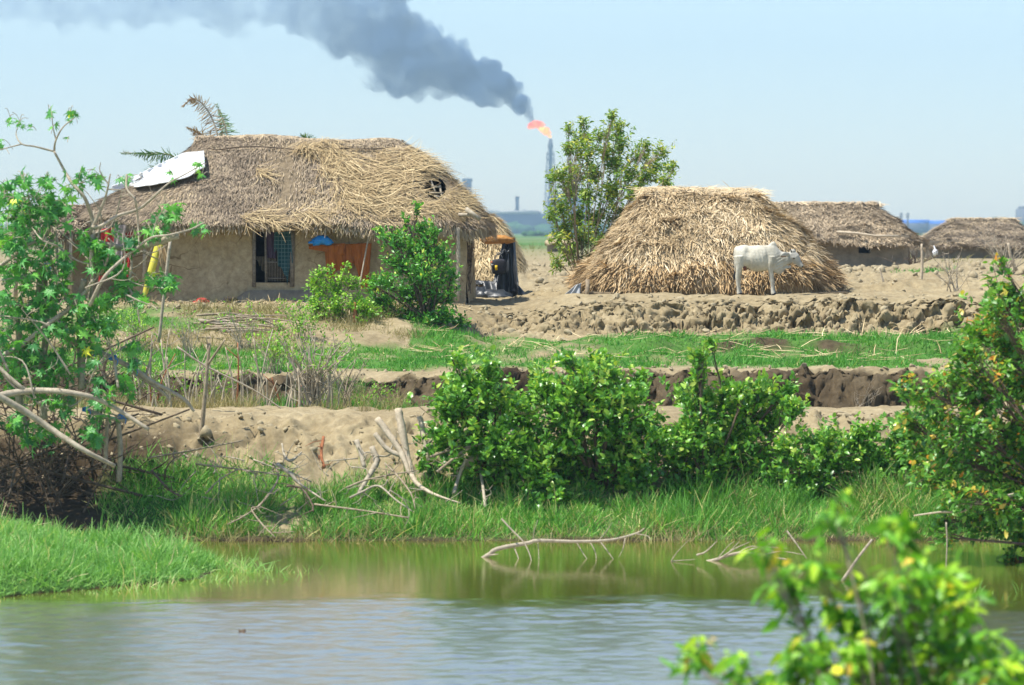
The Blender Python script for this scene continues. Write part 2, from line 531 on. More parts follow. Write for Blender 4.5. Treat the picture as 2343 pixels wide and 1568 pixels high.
ys = np.concatenate([np.arange(0, 22, 1.0), np.arange(22, 35.5, 0.5), np.arange(35.5, 42.5, 0.08), np.arange(42.5, 57.5, 0.055), np.arange(57.5, 62.5, 0.1), np.arange(62.5, 67.5, 0.045), np.arange(67.5, 76, 0.09), np.arange(76, 130, 0.4), np.geomspace(130, 4000, 56)])
xi = np.concatenate([np.arange(-8.0, -1.8, 0.065), np.arange(-1.8, 8.0, 0.05)])
half = np.concatenate([np.arange(8.0, 14.0, 0.065), np.arange(14, 26, 0.35), np.geomspace(26, 1000, 36)])
xs = np.concatenate([-half[::-1], xi, half])
XX, YY = np.meshgrid(xs, ys)
ZZ = height(XX.ravel(), YY.ravel()).reshape(XX.shape)
nx, ny = len(xs), len(ys)
idx = np.arange(nx * ny).reshape(ny, nx)
F = np.stack([idx[:-1, :-1], idx[:-1, 1:], idx[1:, 1:], idx[1:, :-1]], -1).reshape(-1, 4)
gr = grass_amount(XX.ravel(), YY.ravel())
far = sstep(120, 300, YY.ravel()) * np.clip(0.75 + 0.5 * n2(XX.ravel(), YY.ravel(), 60, 3, 51), 0, 1)
gr = np.maximum(gr, far)
yw = bank_y(XX.ravel(), YY.ravel()) + 0.15 * n2(XX.ravel(), YY.ravel(), 0.6, 3, 61)
damp_shade = np.clip(sstep(53.2, 54.2, yw) * (1 - sstep(55.2, 55.6, yw)) * (0.82 + 0.18 * sstep(-0.3, 0.3, n2(XX.ravel(), YY.ravel(), 3, 2, 63))), 0, 1)  # terrace face coloured dark for damp soil and the shade under its lip
damp_shade = np.maximum(damp_shade, 1 - sstep(43.5, 44.1, YY.ravel()))
ys_ = yw + 0.5 * n2(XX.ravel(), YY.ravel(), 1.8, 2, 28)
step_ = sstep(59.4, 59.9, ys_) * (1 - sstep(60.3, 60.6, ys_)) * sstep(1.0, 3.0, XX.ravel())
damp_shade = np.maximum(damp_shade, step_ * 0.9)
gr = gr * (1 - step_ * sstep(-.2, .3, n2(XX.ravel(), YY.ravel(), .9, 3, 65)))
damp_shade = np.maximum(damp_shade, (1 - sstep(-5.6, -4.4, XX.ravel() + 0.5 * n2(XX.ravel(), YY.ravel(), 0.9, 3, 64))) * (1 - sstep(46.9, 47.8, yw)) * 0.95)  # left bank darkened in colour, standing in for the castor tree's shade

m, nt, b = new_mat('ground_soil')
f1 = noise_node(nt, 0.9, 8, 0.7)
f2 = noise_node(nt, 9.0, 6, 0.7)
dry = ramp(nt, f1, [(0.30, (0.215, 0.168, 0.095)), (0.5, (0.300, 0.242, 0.142)), (0.7, (0.38, 0.315, 0.195))])
dry = mixc(nt, 1.0, dry, ramp(nt, f2, [(0.3, (0.70, 0.68, 0.65)), (0.65, (1.06, 1.06, 1.06))]), 'MULTIPLY')
wet_shade = ramp(nt, f2, [(0.3, (0.022, 0.015, 0.009)), (0.7, (0.072, 0.050, 0.028))])  # dark colour for damp soil and painted shade alike
green = ramp(nt, f2, [(0.3, (0.04, 0.10, 0.018)), (0.7, (0.09, 0.20, 0.035))])
c = mixc(nt, attr(nt, 'damp_shade'), dry, wet_shade)
c = mixc(nt, attr(nt, 'grassy'), c, green)
nt.links.new(c, b.inputs['Base Color'])
b.inputs['Roughness'].default_value = 0.95
b.inputs['Specular IOR Level'].default_value = 0.15
bump(nt, b, f2, 0.6, 0.03)
# the lumps of the broken banks lean out towards the pond, with dark gaps under them
xr_, yr_ = XX.ravel(), YY.ravel()
yb_ = bank_y(xr_, yr_)
mk = sstep(64.1, 64.8, yb_) * (1 - sstep(66.2, 66.7, yb_)) * sstep(-1.7, 0.4, xr_)
fc = sstep(54.2, 54.6, yb_) * (1 - sstep(55.2, 55.7, yb_)) + 0.38 * sstep(46.0, 46.6, yb_) * (1 - sstep(47.4, 47.9, yb_))
kk = (mk + fc > 0.01)
X2, Y2 = xr_.copy(), yr_.copy()
xk, yk = xr_[kk], yr_[kk]
out_ = 0.30 * (0.15 + 0.85 * sstep(1.0, 5, xk)) * clumps(xk, yk * 1.2, 0.50, 1) + 0.13 * clumps(xk, yk * 1.2, 0.24, 2) + 0.12 * n2(xk, yk, 0.45, 4, 36, .65)
out2 = 0.06 * clumps(xk, yk, 0.34, 6) + 0.09 * clumps(xk, yk, 0.15, 7) + 0.26 * n2(xk, yk * .7, 0.6, 5, 35, .68)
Y2[kk] -= mk[kk] * out_ + fc[kk] * out2 + 0.05 * (mk + fc)[kk] * n2(xk, yk, 0.12, 2, 33)
X2[kk] += 0.07 * (mk + fc)[kk] * n2(xk, yk, 0.22, 3, 34)
g = MB().add(np.stack([X2, Y2, ZZ.ravel()], -1), F)
ground = g.build('ground', m, smooth=True, extra={'grassy': gr, 'damp_shade': damp_shade})
tag(ground, kind='structure')

# ------------------------------------------------------------------ the pond
m, nt, b = new_mat('pond_water')
wnd = attr(nt, 'wind')
w1 = noise_node(nt, 9.0, 3, 0.55, stretch=(0.42, 1.0, 1), dist=0.4)
bn = nt.nodes.new('ShaderNodeBump'); bn.inputs['Distance'].default_value = 0.02; bn.inputs['Strength'].default_value = 0.12
nt.links.new(w1, bn.inputs['Height'])
nt.links.new(bn.outputs[0], b.inputs['Normal'])
b.inputs['Base Color'].default_value = (0.095, 0.115, 0.018, 1)
b.inputs['IOR'].default_value = 1.5
b.inputs['Roughness'].default_value = 0.10
gl = nt.nodes.new('ShaderNodeBsdfGlossy'); gr_ = nt.nodes.new('ShaderNodeMapRange'); gr_.inputs['To Min'].default_value = 0.08; gr_.inputs['To Max'].default_value = 0.24
nt.links.new(wnd, gr_.inputs['Value']); nt.links.new(gr_.outputs[0], gl.inputs['Roughness'])
gl.inputs['Color'].default_value = (1.0, 0.88, 0.72, 1)
nt.links.new(bn.outputs[0], gl.inputs['Normal'])
mxr = nt.nodes.new('ShaderNodeMapRange'); mxr.inputs['To Min'].default_value = 0.36; mxr.inputs['To Max'].default_value = 0.95
nt.links.new(wnd, mxr.inputs['Value'])
ms = nt.nodes.new('ShaderNodeMixShader')
nt.links.new(mxr.outputs[0], ms.inputs[0]); nt.links.new(b.outputs[0], ms.inputs[1]); nt.links.new(gl.outputs[0], ms.inputs[2])
nt.links.new(ms.outputs[0], nt.nodes['Material Output'].inputs[0])
g = MB()
wx = np.concatenate([np.geomspace(120, 10.5, 12) * -1, np.arange(-10, 10.01, 0.08), np.geomspace(10.5, 120, 12)])
wy = np.concatenate([np.arange(-5, 22, 1.0), np.arange(22, 42.0, 0.028), np.arange(42, 47, 0.5)])
wX, wY = np.meshgrid(wx, wy)
def wind(x, y):
    e = y + 1.1 * n2(x, y * 2.0, 4.0, 3, 17) + 0.5 * n2(x, y * 3.0, 1.3, 3, 18)
    return 1 - sstep(35.6, 37.2, e)
wr = wind(wX, wY) * (np.abs(wX) < 10.2) * sstep(21, 24, wY)
wZ = (0.013 * n2(wX / 1.5, wY, 0.20, 2, 101) + 0.009 * n2(wX / 1.3, wY, 0.11, 2, 102) + 0.007 * n2(wX / 1.8, wY, 0.7, 2, 103)) * (0.92 * wr * (0.85 + 0.4 * n2(wX, wY, 3.0, 2, 104)) + 0.012)
idx = np.arange(wX.size).reshape(wX.shape)
F = np.stack([idx[:-1, :-1], idx[:-1, 1:], idx[1:, 1:], idx[1:, :-1]], -1).reshape(-1, 4)
g.add(np.stack([wX.ravel(), wY.ravel(), wZ.ravel()], -1), F)
tag(g.build('water', m, smooth=True, extra={'wind': wind(wX.ravel(), wY.ravel())}), kind='structure')

# ------------------------------------------------------------------ thatched buildings
M['mud'] = plain('mud_plaster', (0.27, 0.215, 0.145), (0.38, 0.315, 0.22), 2.2, 0.95, 0.5, 0.03)
def mud_wall_mat(name, c1, c2, stain):
    m, nt, b = new_mat(name)
    f = noise_node(nt, 1.3, 7, 0.7)
    f2 = noise_node(nt, 9.0, 6, 0.7)
    c = ramp(nt, f, [(0.30, c1), (0.7, c2)])
    c = mixc(nt, 1.0, c, ramp(nt, f2, [(0.34, (0.72, 0.70, 0.68)), (0.6, (1.05, 1.05, 1.05))]), 'MULTIPLY')
    tc = nt.nodes.new('ShaderNodeTexCoord')
    nz = nt.nodes.new('ShaderNodeTexNoise'); nz.inputs['Scale'].default_value = 1.8
    nt.links.new(tc.outputs['Object'], nz.inputs['Vector'])
    ad = nt.nodes.new('ShaderNodeVectorMath'); ad.operation = 'MULTIPLY_ADD'; ad.inputs[1].default_value = (.6, .6, .6)
    nt.links.new(nz.outputs['Color'], ad.inputs[0]); nt.links.new(tc.outputs['Object'], ad.inputs[2])
    vo = nt.nodes.new('ShaderNodeTexVoronoi'); vo.feature = 'DISTANCE_TO_EDGE'; vo.inputs['Scale'].default_value = 1.5
    nt.links.new(ad.outputs[0], vo.inputs['Vector'])
    cr = ramp(nt, vo.outputs['Distance'], [(0.006, (0.55, 0.5, 0.45)), (0.02, (1, 1, 1))])
    gate = ramp(nt, noise_node(nt, 0.7, 3, .5), [(0.45, (0, 0, 0)), (0.55, (1, 1, 1))])
    c = mixc(nt, gate, c, mixc(nt, 1.0, c, cr, 'MULTIPLY'))
    sp = ramp(nt, noise_node(nt, 3.2, 5, .7), [(0.66, (1, 1, 1)), (0.72, stain)])
    c = mixc(nt, 1.0, c, sp, 'MULTIPLY')
    nt.links.new(c, b.inputs['Base Color']); b.inputs['Roughness'].default_value = 0.95; b.inputs['Specular IOR Level'].default_value = 0.15
    bump(nt, b, f2, 0.6, 0.03)
    return m
M['mud'] = mud_wall_mat('mud_plaster', (0.33, 0.255, 0.15), (0.49, 0.395, 0.25), (0.62, 0.58, 0.52))
M['mud_dark'] = plain('grey_mud_wall', (0.17, 0.14, 0.10), (0.29, 0.245, 0.18), 2.5, 0.95, 0.6, 0.04)
M['char_and_shade'] = plain('dark_interior', (0.02, 0.017, 0.014), (0.05, 0.04, 0.03), 3, 0.95, 0.2)  # near-black for the charred heap and for painted indoor shade
M['under'] = plain('thatch_underlayer', (0.12, 0.09, 0.055), (0.24, 0.185, 0.115), 10, 0.95, 0.6, 0.04)
TH_GREY = [(0.0, (0.15, 0.115, 0.08)), (0.4, (0.33, 0.265, 0.19)), (0.62, (0.44, 0.355, 0.25)), (0.8, (0.54, 0.43, 0.28)), (1.0, (0.70, 0.56, 0.34))]
M['thatch_grey'] = tinted('weathered_thatch', TH_GREY, 0.85, 0.15, 0.0, (0.7, (0.72, 0.70, 0.68)))
M['straw'] = tinted('golden_straw', [(0.0, (0.11, 0.075, 0.035)), (0.4, (0.34, 0.245, 0.12)), (0.75, (0.56, 0.43, 0.23)), (1.0, (0.74, 0.60, 0.35))], 0.7, 0.25, 0.0)
M['cane'] = tinted('dry_cane_leaf_thatch', [(0.0, (0.26, 0.18, 0.09)), (0.35, (0.50, 0.385, 0.22)), (0.7, (0.67, 0.54, 0.335)), (1.0, (0.85, 0.73, 0.51))], 0.6, 0.3, 0.0, (0.8, (0.80, 0.74, 0.66)))
M['cane_brown'] = tinted('brown_cane_fringe', [(0.0, (0.13, 0.075, 0.03)), (0.5, (0.38, 0.25, 0.115)), (1.0, (0.66, 0.49, 0.27))], 0.7, 0.25)
M['thatch_tan'] = tinted('tan_thatch', [(0.0, (0.15, 0.115, 0.075)), (0.45, (0.34, 0.265, 0.175)), (0.8, (0.50, 0.395, 0.26)), (1.0, (0.68, 0.55, 0.36))], 0.8, 0.2)

class Roof:
    """Hipped thatch: a ridge line lofted down to a rounded-rectangle eave, bulging outwards."""
    def __init__(self, rx0, rx1, ry, rz, ex0, ex1, ey0, ey1, ez, p=1.3, ex=3.0, zfun=None, wob=0.08, rr=0.12, seed=0, rtilt=0.0, pfun=None):
        self.__dict__.update(locals())

    def S(self, th, t):
        th = np.asarray(th, float); t = np.asarray(t, float)
        c, s = np.cos(th), np.sin(th)
        q = 2.0 / self.ex
        bx = np.sign(c) * np.abs(c) ** q; by = np.sign(s) * np.abs(s) ** q
        ecx, ehx = (self.ex0 + self.ex1) / 2, (self.ex1 - self.ex0) / 2
        ecy, ehy = (self.ey0 + self.ey1) / 2, (self.ey1 - self.ey0) / 2
        Bx, By = ecx + ehx * bx, ecy + ehy * by
        rcx, rhx = (self.rx0 + self.rx1) / 2, (self.rx1 - self.rx0) / 2
        Tx = rcx + rhx * np.clip((Bx - rcx) / rhx, -1, 1) * 1.0
        Ty = self.ry + self.rr * by
        # the hip: ridge ends gather all the end rays
        ez = self.ez + (self.zfun(Bx, By) if self.zfun else 0)
        x = Tx + (Bx - Tx) * t
        y = Ty + (By - Ty) * t
        rz = self.rz + self.rtilt * (Tx - rcx) / rhx
        tt = np.clip(t, 0, 1.5)
        pw = self.p if self.pfun is None else self.pfun(Bx)
        z = rz + (ez - rz) * tt ** pw
        P = np.stack([x, y, z], -1)
        w = fbm(P * 0.9 + self.seed, 3, 70 + self.seed) * self.wob + fbm(P * 3.1, 3, 80 + self.seed) * self.wob * 0.45
        P[..., 2] += w * (0.5 + 0.5 * np.minimum(tt, 1))
        P[..., 1] += w * 0.4 * by
        return P

    def frame(self, th, t):
        e = 0.01
        P = self.S(th, t)
        D = self.S(th, t + e) - P
        A = self.S(th + e, t) - P
        D /= np.linalg.norm(D, axis=1, keepdims=True) + 1e-9
        A /= np.linalg.norm(A, axis=1, keepdims=True) + 1e-9
        N = np.cross(A, D)
        N /= np.linalg.norm(N, axis=1, keepdims=True) + 1e-9
        N *= np.sign(N[:, 2:3] + 1e-9)
        return P, D, N, A

    def sample(self, n, t0=0.0, t1=1.0, front=False):
        """Points spread roughly evenly over the roof; front=True keeps those on the side that can be seen from the yard."""
        th = RNG.uniform(0, 2 * math.pi, n * 6)
        t = RNG.uniform(t0, t1, n * 6)
        e = 0.02
        P = self.S(th, t)
        area = np.linalg.norm(np.cross(self.S(th + e, t) - P, self.S(th, t + e) - P), axis=1)
        if front:
            area = area * np.where(P[:, 1] < self.ry + 0.35, 1.0, 0.12)
        area /= np.quantile(area, 0.97)
        k = np.where(RNG.uniform(0, 1, n * 6) < area)[0][:n]
        return th[k], t[k]

    def shell(self, skip=None, n=220, mrow=26, thick=0.16):
        th = np.linspace(0, 2 * math.pi, n, endpoint=False)
        ts = np.concatenate([np.linspace(0, 1, mrow)])
        TH, TT = np.meshgrid(th, ts)
        P = self.S(TH.ravel(), TT.ravel()).reshape(mrow, n, 3)
        low = P[-1].copy(); low[:, 2] -= thick
        c = np.array([(self.ex0 + self.ex1) / 2, (self.ey0 + self.ey1) / 2])
        low[:, :2] = c + (low[:, :2] - c) * 0.985
        inn = low.copy()
        inn[:, :2] = c + (inn[:, :2] - c) * np.array([0.90, 0.72]); inn[:, 2] += 0.10
        P = np.concatenate([P, low[None], inn[None]])
        rows = len(P)
        V = P.reshape(-1, 3)
        i = np.arange(rows - 1)[:, None] * n
        j = np.arange(n)[None, :]
        k = (j + 1) % n
        F = np.stack([i + j, i + n + j, i + n + k, i + k], -1).reshape(-1, 4)
        if skip is not None:
            cen = V[F].mean(1)
            F = F[~skip(cen)]
        return V, F

def visible_uv(P):
    """Photo column and row of points (used only to say where on a roof a worn patch lies)."""
    d = P - np.array([0, 0, CAM_Z])
    x, f, u = d[:, 0], d @ _f, d @ _u
    return CU + FPX * x / f, CV - FPX * u / f

def thatch(roof, n, L, Wd, jitter, tmax=1.0, lift=0.03, keep=None, t0=0.0, tint=(0.5, 0.2), front=True, courses=0):
    th, t = roof.sample(n, t0, tmax, front)
    if courses:
        t = (np.floor(t * courses) + RNG.uniform(0, 0.55, len(t)) ** 1.3) / courses
    P, D, N, A = roof.frame(th, t)
    if keep is not None:
        k = keep(P); th, t, P, D, N, A = th[k], t[k], P[k], D[k], N[k], A[k]
    m_ = len(P)
    d = D + A * RNG.normal(0, jitter, (m_, 1))
    l_ = np.minimum(L * RNG.uniform(0.6, 1.25, m_), 1e9)
    V, F = strips(P + N * RNG.uniform(0.0, 0.035, (m_, 1)), d, N, l_, Wd * RNG.uniform(0.6, 1.4, m_), lift * RNG.uniform(-0.2, 1.6, m_), RNG.normal(0, 0.12 * L, m_))
    big = fbm(P * 1.3, 3, 91) * 0.20 + fbm(P * .5, 2, 92) * 0.14
    T = np.repeat(np.clip(RNG.normal(tint[0], tint[1], m_) + big, 0, 1), 6)
    return V, F, T

def eave_fringe(roof, n, L, Wd, drop=0.9, back=False, keep=None, jit=0.3):
    th = RNG.uniform(0, 2 * math.pi, n * 2)
    P = roof.S(th, np.full(n * 2, 1.0))
    k = np.where((P[:, 1] < roof.ry + 0.8) | (RNG.uniform(0, 1, n * 2) < 0.15))[0][:n]
    th = th[k]
    t = RNG.uniform(0.93, 1.0, len(th))
    P, D, N, A = roof.frame(th, t)
    if keep is not None:
        kk = keep(P); P, D, N, A = P[kk], D[kk], N[kk], A[kk]
    m_ = len(P)
    d = D * RNG.uniform(0.3, 0.9, (m_, 1)) + np.array([0, 0, -1.0]) * drop + A * RNG.normal(0, jit, (m_, 1))
    P = P + np.stack([np.zeros(m_), np.zeros(m_), RNG.uniform(-0.14, 0.03, m_)], -1)
    return strips(P, d, N, L * RNG.uniform(0.4, 1.3, m_), Wd * RNG.uniform(0.6, 1.5, m_), 0.02, RNG.normal(0, 0.03, m_))

def wall_panel(mb, p0, p1, z0, z1, thick, hole=None, step=0.10, rough=0.03, seed=0, batter=0.06):
    """A hand-made mud wall along p0->p1, outer face first, a door or window hole left open (a0, a1, b0, b1 in metres along / up)."""
    p0 = np.array(p0, float); p1 = np.array(p1, float)
    Lw = np.linalg.norm(p1 - p0)
    d = (p1 - p0) / Lw
    nrm = np.array([d[1], -d[0]])
    na, nb = max(2, int(Lw / step)), max(2, int((z1 - z0) / step))
    a = np.linspace(0, Lw, na + 1); b_ = np.linspace(z0, z1, nb + 1)
    if hole:
        for v in hole[:2]:
            a[np.argmin(abs(a - v))] = v
        for v in hole[2:]:
            b_[np.argmin(abs(b_ - v))] = v
    A, B = np.meshgrid(a, b_)
    for side in (0, 1):
        off = thick * side
        base = np.stack([p0[0] + d[0] * A, p0[1] + d[1] * A, B], -1)
        w = fbm(base * 1.4 + seed, 3, 55) * rough + fbm(base * 6, 2, 56) * rough * 0.3 + batter * (1 - (B - z0) / (z1 - z0)) ** 2
        pos = base.copy()
        for q in (0, 1):
            pos[..., q] += nrm[q] * ((w if side == 0 else 0) - off)
        V = pos.reshape(-1, 3)
        idx = np.arange(V.shape[0]).reshape(A.shape)
        Fq = np.stack([idx[:-1, :-1], idx[:-1, 1:], idx[1:, 1:], idx[1:, :-1]], -1)
        if side:
            Fq = Fq[..., ::-1]
        if hole:
            ca = (a[:-1] + a[1:]) / 2; cb = (b_[:-1] + b_[1:]) / 2
            CA, CB = np.meshgrid(ca, cb)
            keep = ~((CA > hole[0]) & (CA < hole[1]) & (CB > hole[2]) & (CB < hole[3]))
            Fq = Fq[keep]
        mb.add(V, Fq.reshape(-1, 4), 0.5)
    if hole:   # reveals
        def pt(a_, z_, o_):
            return [p0[0] + d[0] * a_ - nrm[0] * o_, p0[1] + d[1] * a_ - nrm[1] * o_, z_]
        a0, a1, b0, b1 = hole
        o0 = -0.02
        for (s0, s1) in (((a0, b0), (a0, b1)), ((a1, b1), (a1, b0)), ((a1, b0), (a0, b0)), ((a0, b1), (a1, b1))):
            mb.add([pt(*s0, o0), pt(*s1, o0), pt(*s1, thick), pt(*s0, thick)], [[0, 1, 2, 3]])

def sheet(c00, c10, c11, c01, nu=24, nv=24, fold=0.04, nf=5.0, seed=1, hem=0.0, thick=0.0):
    """Hanging cloth between four corners (top-left, top-right, bottom-right, bottom-left) with vertical folds."""
    u = np.linspace(0, 1, nu + 1); v = np.linspace(0, 1, nv + 1)
    U, Vv = np.meshgrid(u, v)
    c00, c10, c11, c01 = map(lambda q: np.asarray(q, float), (c00, c10, c11, c01))
    P = ((c00 * (1 - U[..., None]) + c10 * U[..., None]) * (1 - Vv[..., None]) + (c01 * (1 - U[..., None]) + c11 * U[..., None]) * Vv[..., None])
    nse = fbm(np.stack([U * nf * 0.5 + seed, Vv * 1.2, np.zeros_like(U) + seed], -1), 3, 30 + seed)
    ph = U * nf * 2 * math.pi + 2.0 * nse
    P[..., 1] += fold * np.sin(ph) * (0.35 + 0.65 * Vv) + fold * 0.8 * nse
    P[..., 0] += fold * 0.4 * np.cos(ph * 0.9 + seed) * Vv
    if hem:
        P[..., 2] += hem * fbm(np.stack([U * 3 + seed, np.zeros_like(U), np.zeros_like(U)], -1), 3, 35 + seed) * Vv ** 2
    V = P.reshape(-1, 3)
    idx = np.arange(V.shape[0]).reshape(U.shape)
    Fq = np.stack([idx[:-1, :-1], idx[1:, :-1], idx[1:, 1:], idx[:-1, 1:]], -1).reshape(-1, 4)
    return V, Fq

def ztop(v, Y):
    return float(W(CU, v, Y)[2])

def xat(u, Y):
    return float(W(u, 600, Y)[0])

# ---- the large mud hut
YF = 67.6
rx0, rx1 = xat(462, 70), xat(905, 70)
def hut_eave(Bx, By):
    s = sstep(xat(420, 68), xat(150, 68), Bx)        # the left end sweeps up, then droops over the lean-to
    r = sstep(xat(930, 68), xat(1130, 69), Bx)
    return 0.20 * s - 0.06 * r
R1 = Roof(rx0, rx1, 70.0, ztop(322, 70), xat(190, 69), xat(1132, 69), 66.95, 72.8, ztop(512, 67), p=1.22, ex=4.2, zfun=hut_eave, wob=0.07, rr=0.16, seed=1, rtilt=-0.05, pfun=lambda Bx: 1.22 - 0.34 * (1 - sstep(xat(200, 69), xat(520, 69), Bx)) + 0.16 * sstep(xat(900, 69), xat(1100, 69), Bx))
hut = thing('mud_hut', G(690, YF), 'large mud-walled hut with a patched grey and golden thatched roof and barred doorway', 'hut')
z_base = 2.95
mw_ = MB()
x0, x1 = xat(296, YF), xat(1066, YF)
da0, da1 = xat(582, YF) - x0, xat(672, YF) - x0
zd0, zd1 = ztop(647, YF), ztop(518, YF)
wall_panel(mw_, (x0, YF), (x1, YF), z_base - 0.15, ztop(490, YF), 0.26, hole=(da0, da1, zd0, zd1), step=0.09, rough=0.035)
wall_panel(mw_, (x1, YF), (x1 + 0.1, 72.3), z_base - 0.2, ztop(490, YF), 0.26, seed=3)
wall_panel(mw_, (xat(150, 68.9), 68.9), (x0, 68.9), z_base - 0.2, ztop(500, YF), 0.26, seed=4)
wall_panel(mw_, (x0 + 0.01, 68.9), (x0 + 0.0, YF + 0.02), z_base - 0.2, ztop(490, YF), 0.2, seed=4, batter=0)
wall_panel(mw_, (x1 + 0.1, 72.3), (xat(150, 72.3), 72.3), z_base - 0.2, ztop(490, YF), 0.26, seed=5)
wall_panel(mw_, (xat(150, 68.9), 72.3), (xat(150, 68.9), 68.9), z_base - 0.2, ztop(500, YF), 0.26, seed=6)
mw_.build('wall', M['mud'], hut, smooth=True)
fl = MB(); fl.box(((x0 + x1) / 2, 70.0, z_base - 0.02), (x1 - x0 - 0.6, 4.2, 0.1)); fl.box((x0 + (da0 + da1) / 2, 69.3, zd0 + 0.7), (2.4, 0.06, 1.8)); fl.build('dark_backing', M['char_and_shade'], hut)  # near-black floor and panel put the doorway's shade into colour
# clay plinth below the door
pl = MB()
th_ = np.linspace(0, 1, 40)
plx = np.linspace(xat(540, YF), xat(760, YF), 41)
Zt = ztop(664, YF) + 0.03 * n2(plx, plx * 0, 0.4, 3, 5) - 0.16 * sstep(0.82, 1, np.linspace(0, 1, 41)) - 0.16 * (1 - sstep(0, 0.14, np.linspace(0, 1, 41)))
rows = []
for q, (dy, k) in enumerate(((0.02, 1), (-0.13, 1), (-0.20, 0.6), (-0.30, 0.0), (-0.42, -0.9))):
    zz = z_base + (Zt - z_base) * max(k, 0) + min(k, 0) * 0.2
    rows.append(np.stack([plx, YF + dy - 0.04 + 0.03 * n2(plx, plx * 0 + q, 0.3, 3, 6), zz * np.ones(41)], -1))
Pp = np.stack(rows)
idx = np.arange(5 * 41).reshape(5, 41)
pl.add(Pp.reshape(-1, 3), np.stack([idx[:-1, :-1], idx[1:, :-1], idx[1:, 1:], idx[:-1, 1:]], -1).reshape(-1, 4))
pl.build('door_plinth', M['mud_dark'], hut, smooth=True)

def in_hole(P, k=1.0):
    u, v = visible_uv(P)
    if k > 1:
        return ((((u - 990) / 38) ** 2 + ((v - 424) / 34) ** 2) < 1) & (P[:, 1] < 70.2)
    return ((((u - 996) / 24) ** 2 + ((v - 432) / 24) ** 2) < 1) & (P[:, 1] < 70.2)
rf = MB()
V, F = R1.shell(skip=in_hole, n=400, mrow=60)
rf.add(V, F, 0.25)
roof1 = rf.build('roof', M['under'], hut)
def patch(P):
    """The half of the roof under loose golden straw."""
    u, v = visible_uv(P)
    return 1 / (1 + np.exp(-((u - 760) + 60 * np.sin(v * 0.03) + 0.35 * (v - 400)) / 34))
tc_ = MB()
V, F, T = thatch(R1, 62000, 0.19, 0.013, 0.22, lift=0.03, keep=lambda P: (~in_hole(P, 2)) & (RNG.uniform(0, 1, len(P)) > 0.45 * patch(P)), tint=(0.52, 0.2))
tc_.add(V, F, T)
V, F, T = thatch(R1, 9000, 0.20, 0.014, 0.15, lift=0.05, keep=lambda P: (~in_hole(P, 2)) & (RNG.uniform(0, 1, len(P)) > 0.45 * patch(P)), t0=.55, tint=(0.5, 0.2), courses=14)
tc_.add(V, F, T)
V, F = eave_fringe(R1, 6500, 0.24, 0.018)
tc_.add(V, F, np.repeat(np.clip(RNG.normal(0.62, 0.22, len(V) // 6), 0, 1), 6))
tc_.build('thatch_layer', M['thatch_grey'], roof1)
st_ = MB()
V, F, T = thatch(R1, 7600, 0.34, 0.015, 0.9, lift=0.07, keep=lambda P: (~in_hole(P, 2)) & (RNG.uniform(0, 1, len(P)) < patch(P)), t0=0.10, tmax=0.96, tint=(0.40, 0.22))
st_.add(V, F, T)
# tousled clumps of loose straw
for (cu, cv, r, ang, n_) in ((800, 400, 70, 0.9, 420), (860, 430, 60, 1.3, 380), (760, 380, 50, 0.6, 300), (745, 345, 34, 0.25, 260), (900, 380, 60, 1.2, 300), (840, 460, 55, 1.5, 340), (950, 400, 60, 1.0, 300), (800, 455, 40, 0.5, 200), (930, 470, 50, 1.1, 240), (1020, 470, 40, 0.9, 200), (700, 345, 18, 0.2, 150), (590, 512, 40, 1.3, 120), (690, 508, 36, 1.2, 110), (590, 397, 14, 1.0, 50), (1050, 450, 40, .9, 200), (1000, 390, 50, .8, 240), (880, 490, 50, 1.4, 160)):
    th, t = R1.sample(5000, 0, 1, True)
    P, D, N, A = R1.frame(th, t)
    u, v = visible_uv(P)
    kk = np.where((((u - cu) / r) ** 2 + ((v - cv) / (r * 0.6)) ** 2 < 1) & (P[:, 1] < 70.1) & ~in_hole(P, 2))[0]
    if len(kk) == 0:
        continue
    kk = RNG.choice(kk, n_)
    P, D, N, A = P[kk], D[kk], N[kk], A[kk]
    P = P + RNG.normal(0, 0.05, P.shape) * np.array([1, 0.3, 1])
    a_ = ang + RNG.normal(0, 0.55, (len(kk), 1))
    d = D * np.cos(a_) + A * np.sin(a_)
    V, F = strips(P + N * RNG.uniform(0.02, 0.11, (len(kk), 1)), d, N, RNG.uniform(0.25, 0.7, len(kk)), RNG.uniform(0.009, 0.018, len(kk)), RNG.uniform(-0.03, 0.09, len(kk)), RNG.normal(0, 0.12, len(kk)))
    st_.add(V, F, np.repeat(np.clip(RNG.normal(0.52, 0.22, len(kk)), 0, 1), 6))
V, F = eave_fringe(R1, 1500, 0.30, 0.018, keep=lambda P: patch(P) > 0.3, jit=0.5)
st_.add(V, F, np.repeat(np.clip(RNG.normal(0.5, 0.2, len(V) // 6), 0, 1), 6))
st_.build('loose_straw', M['straw'], roof1)
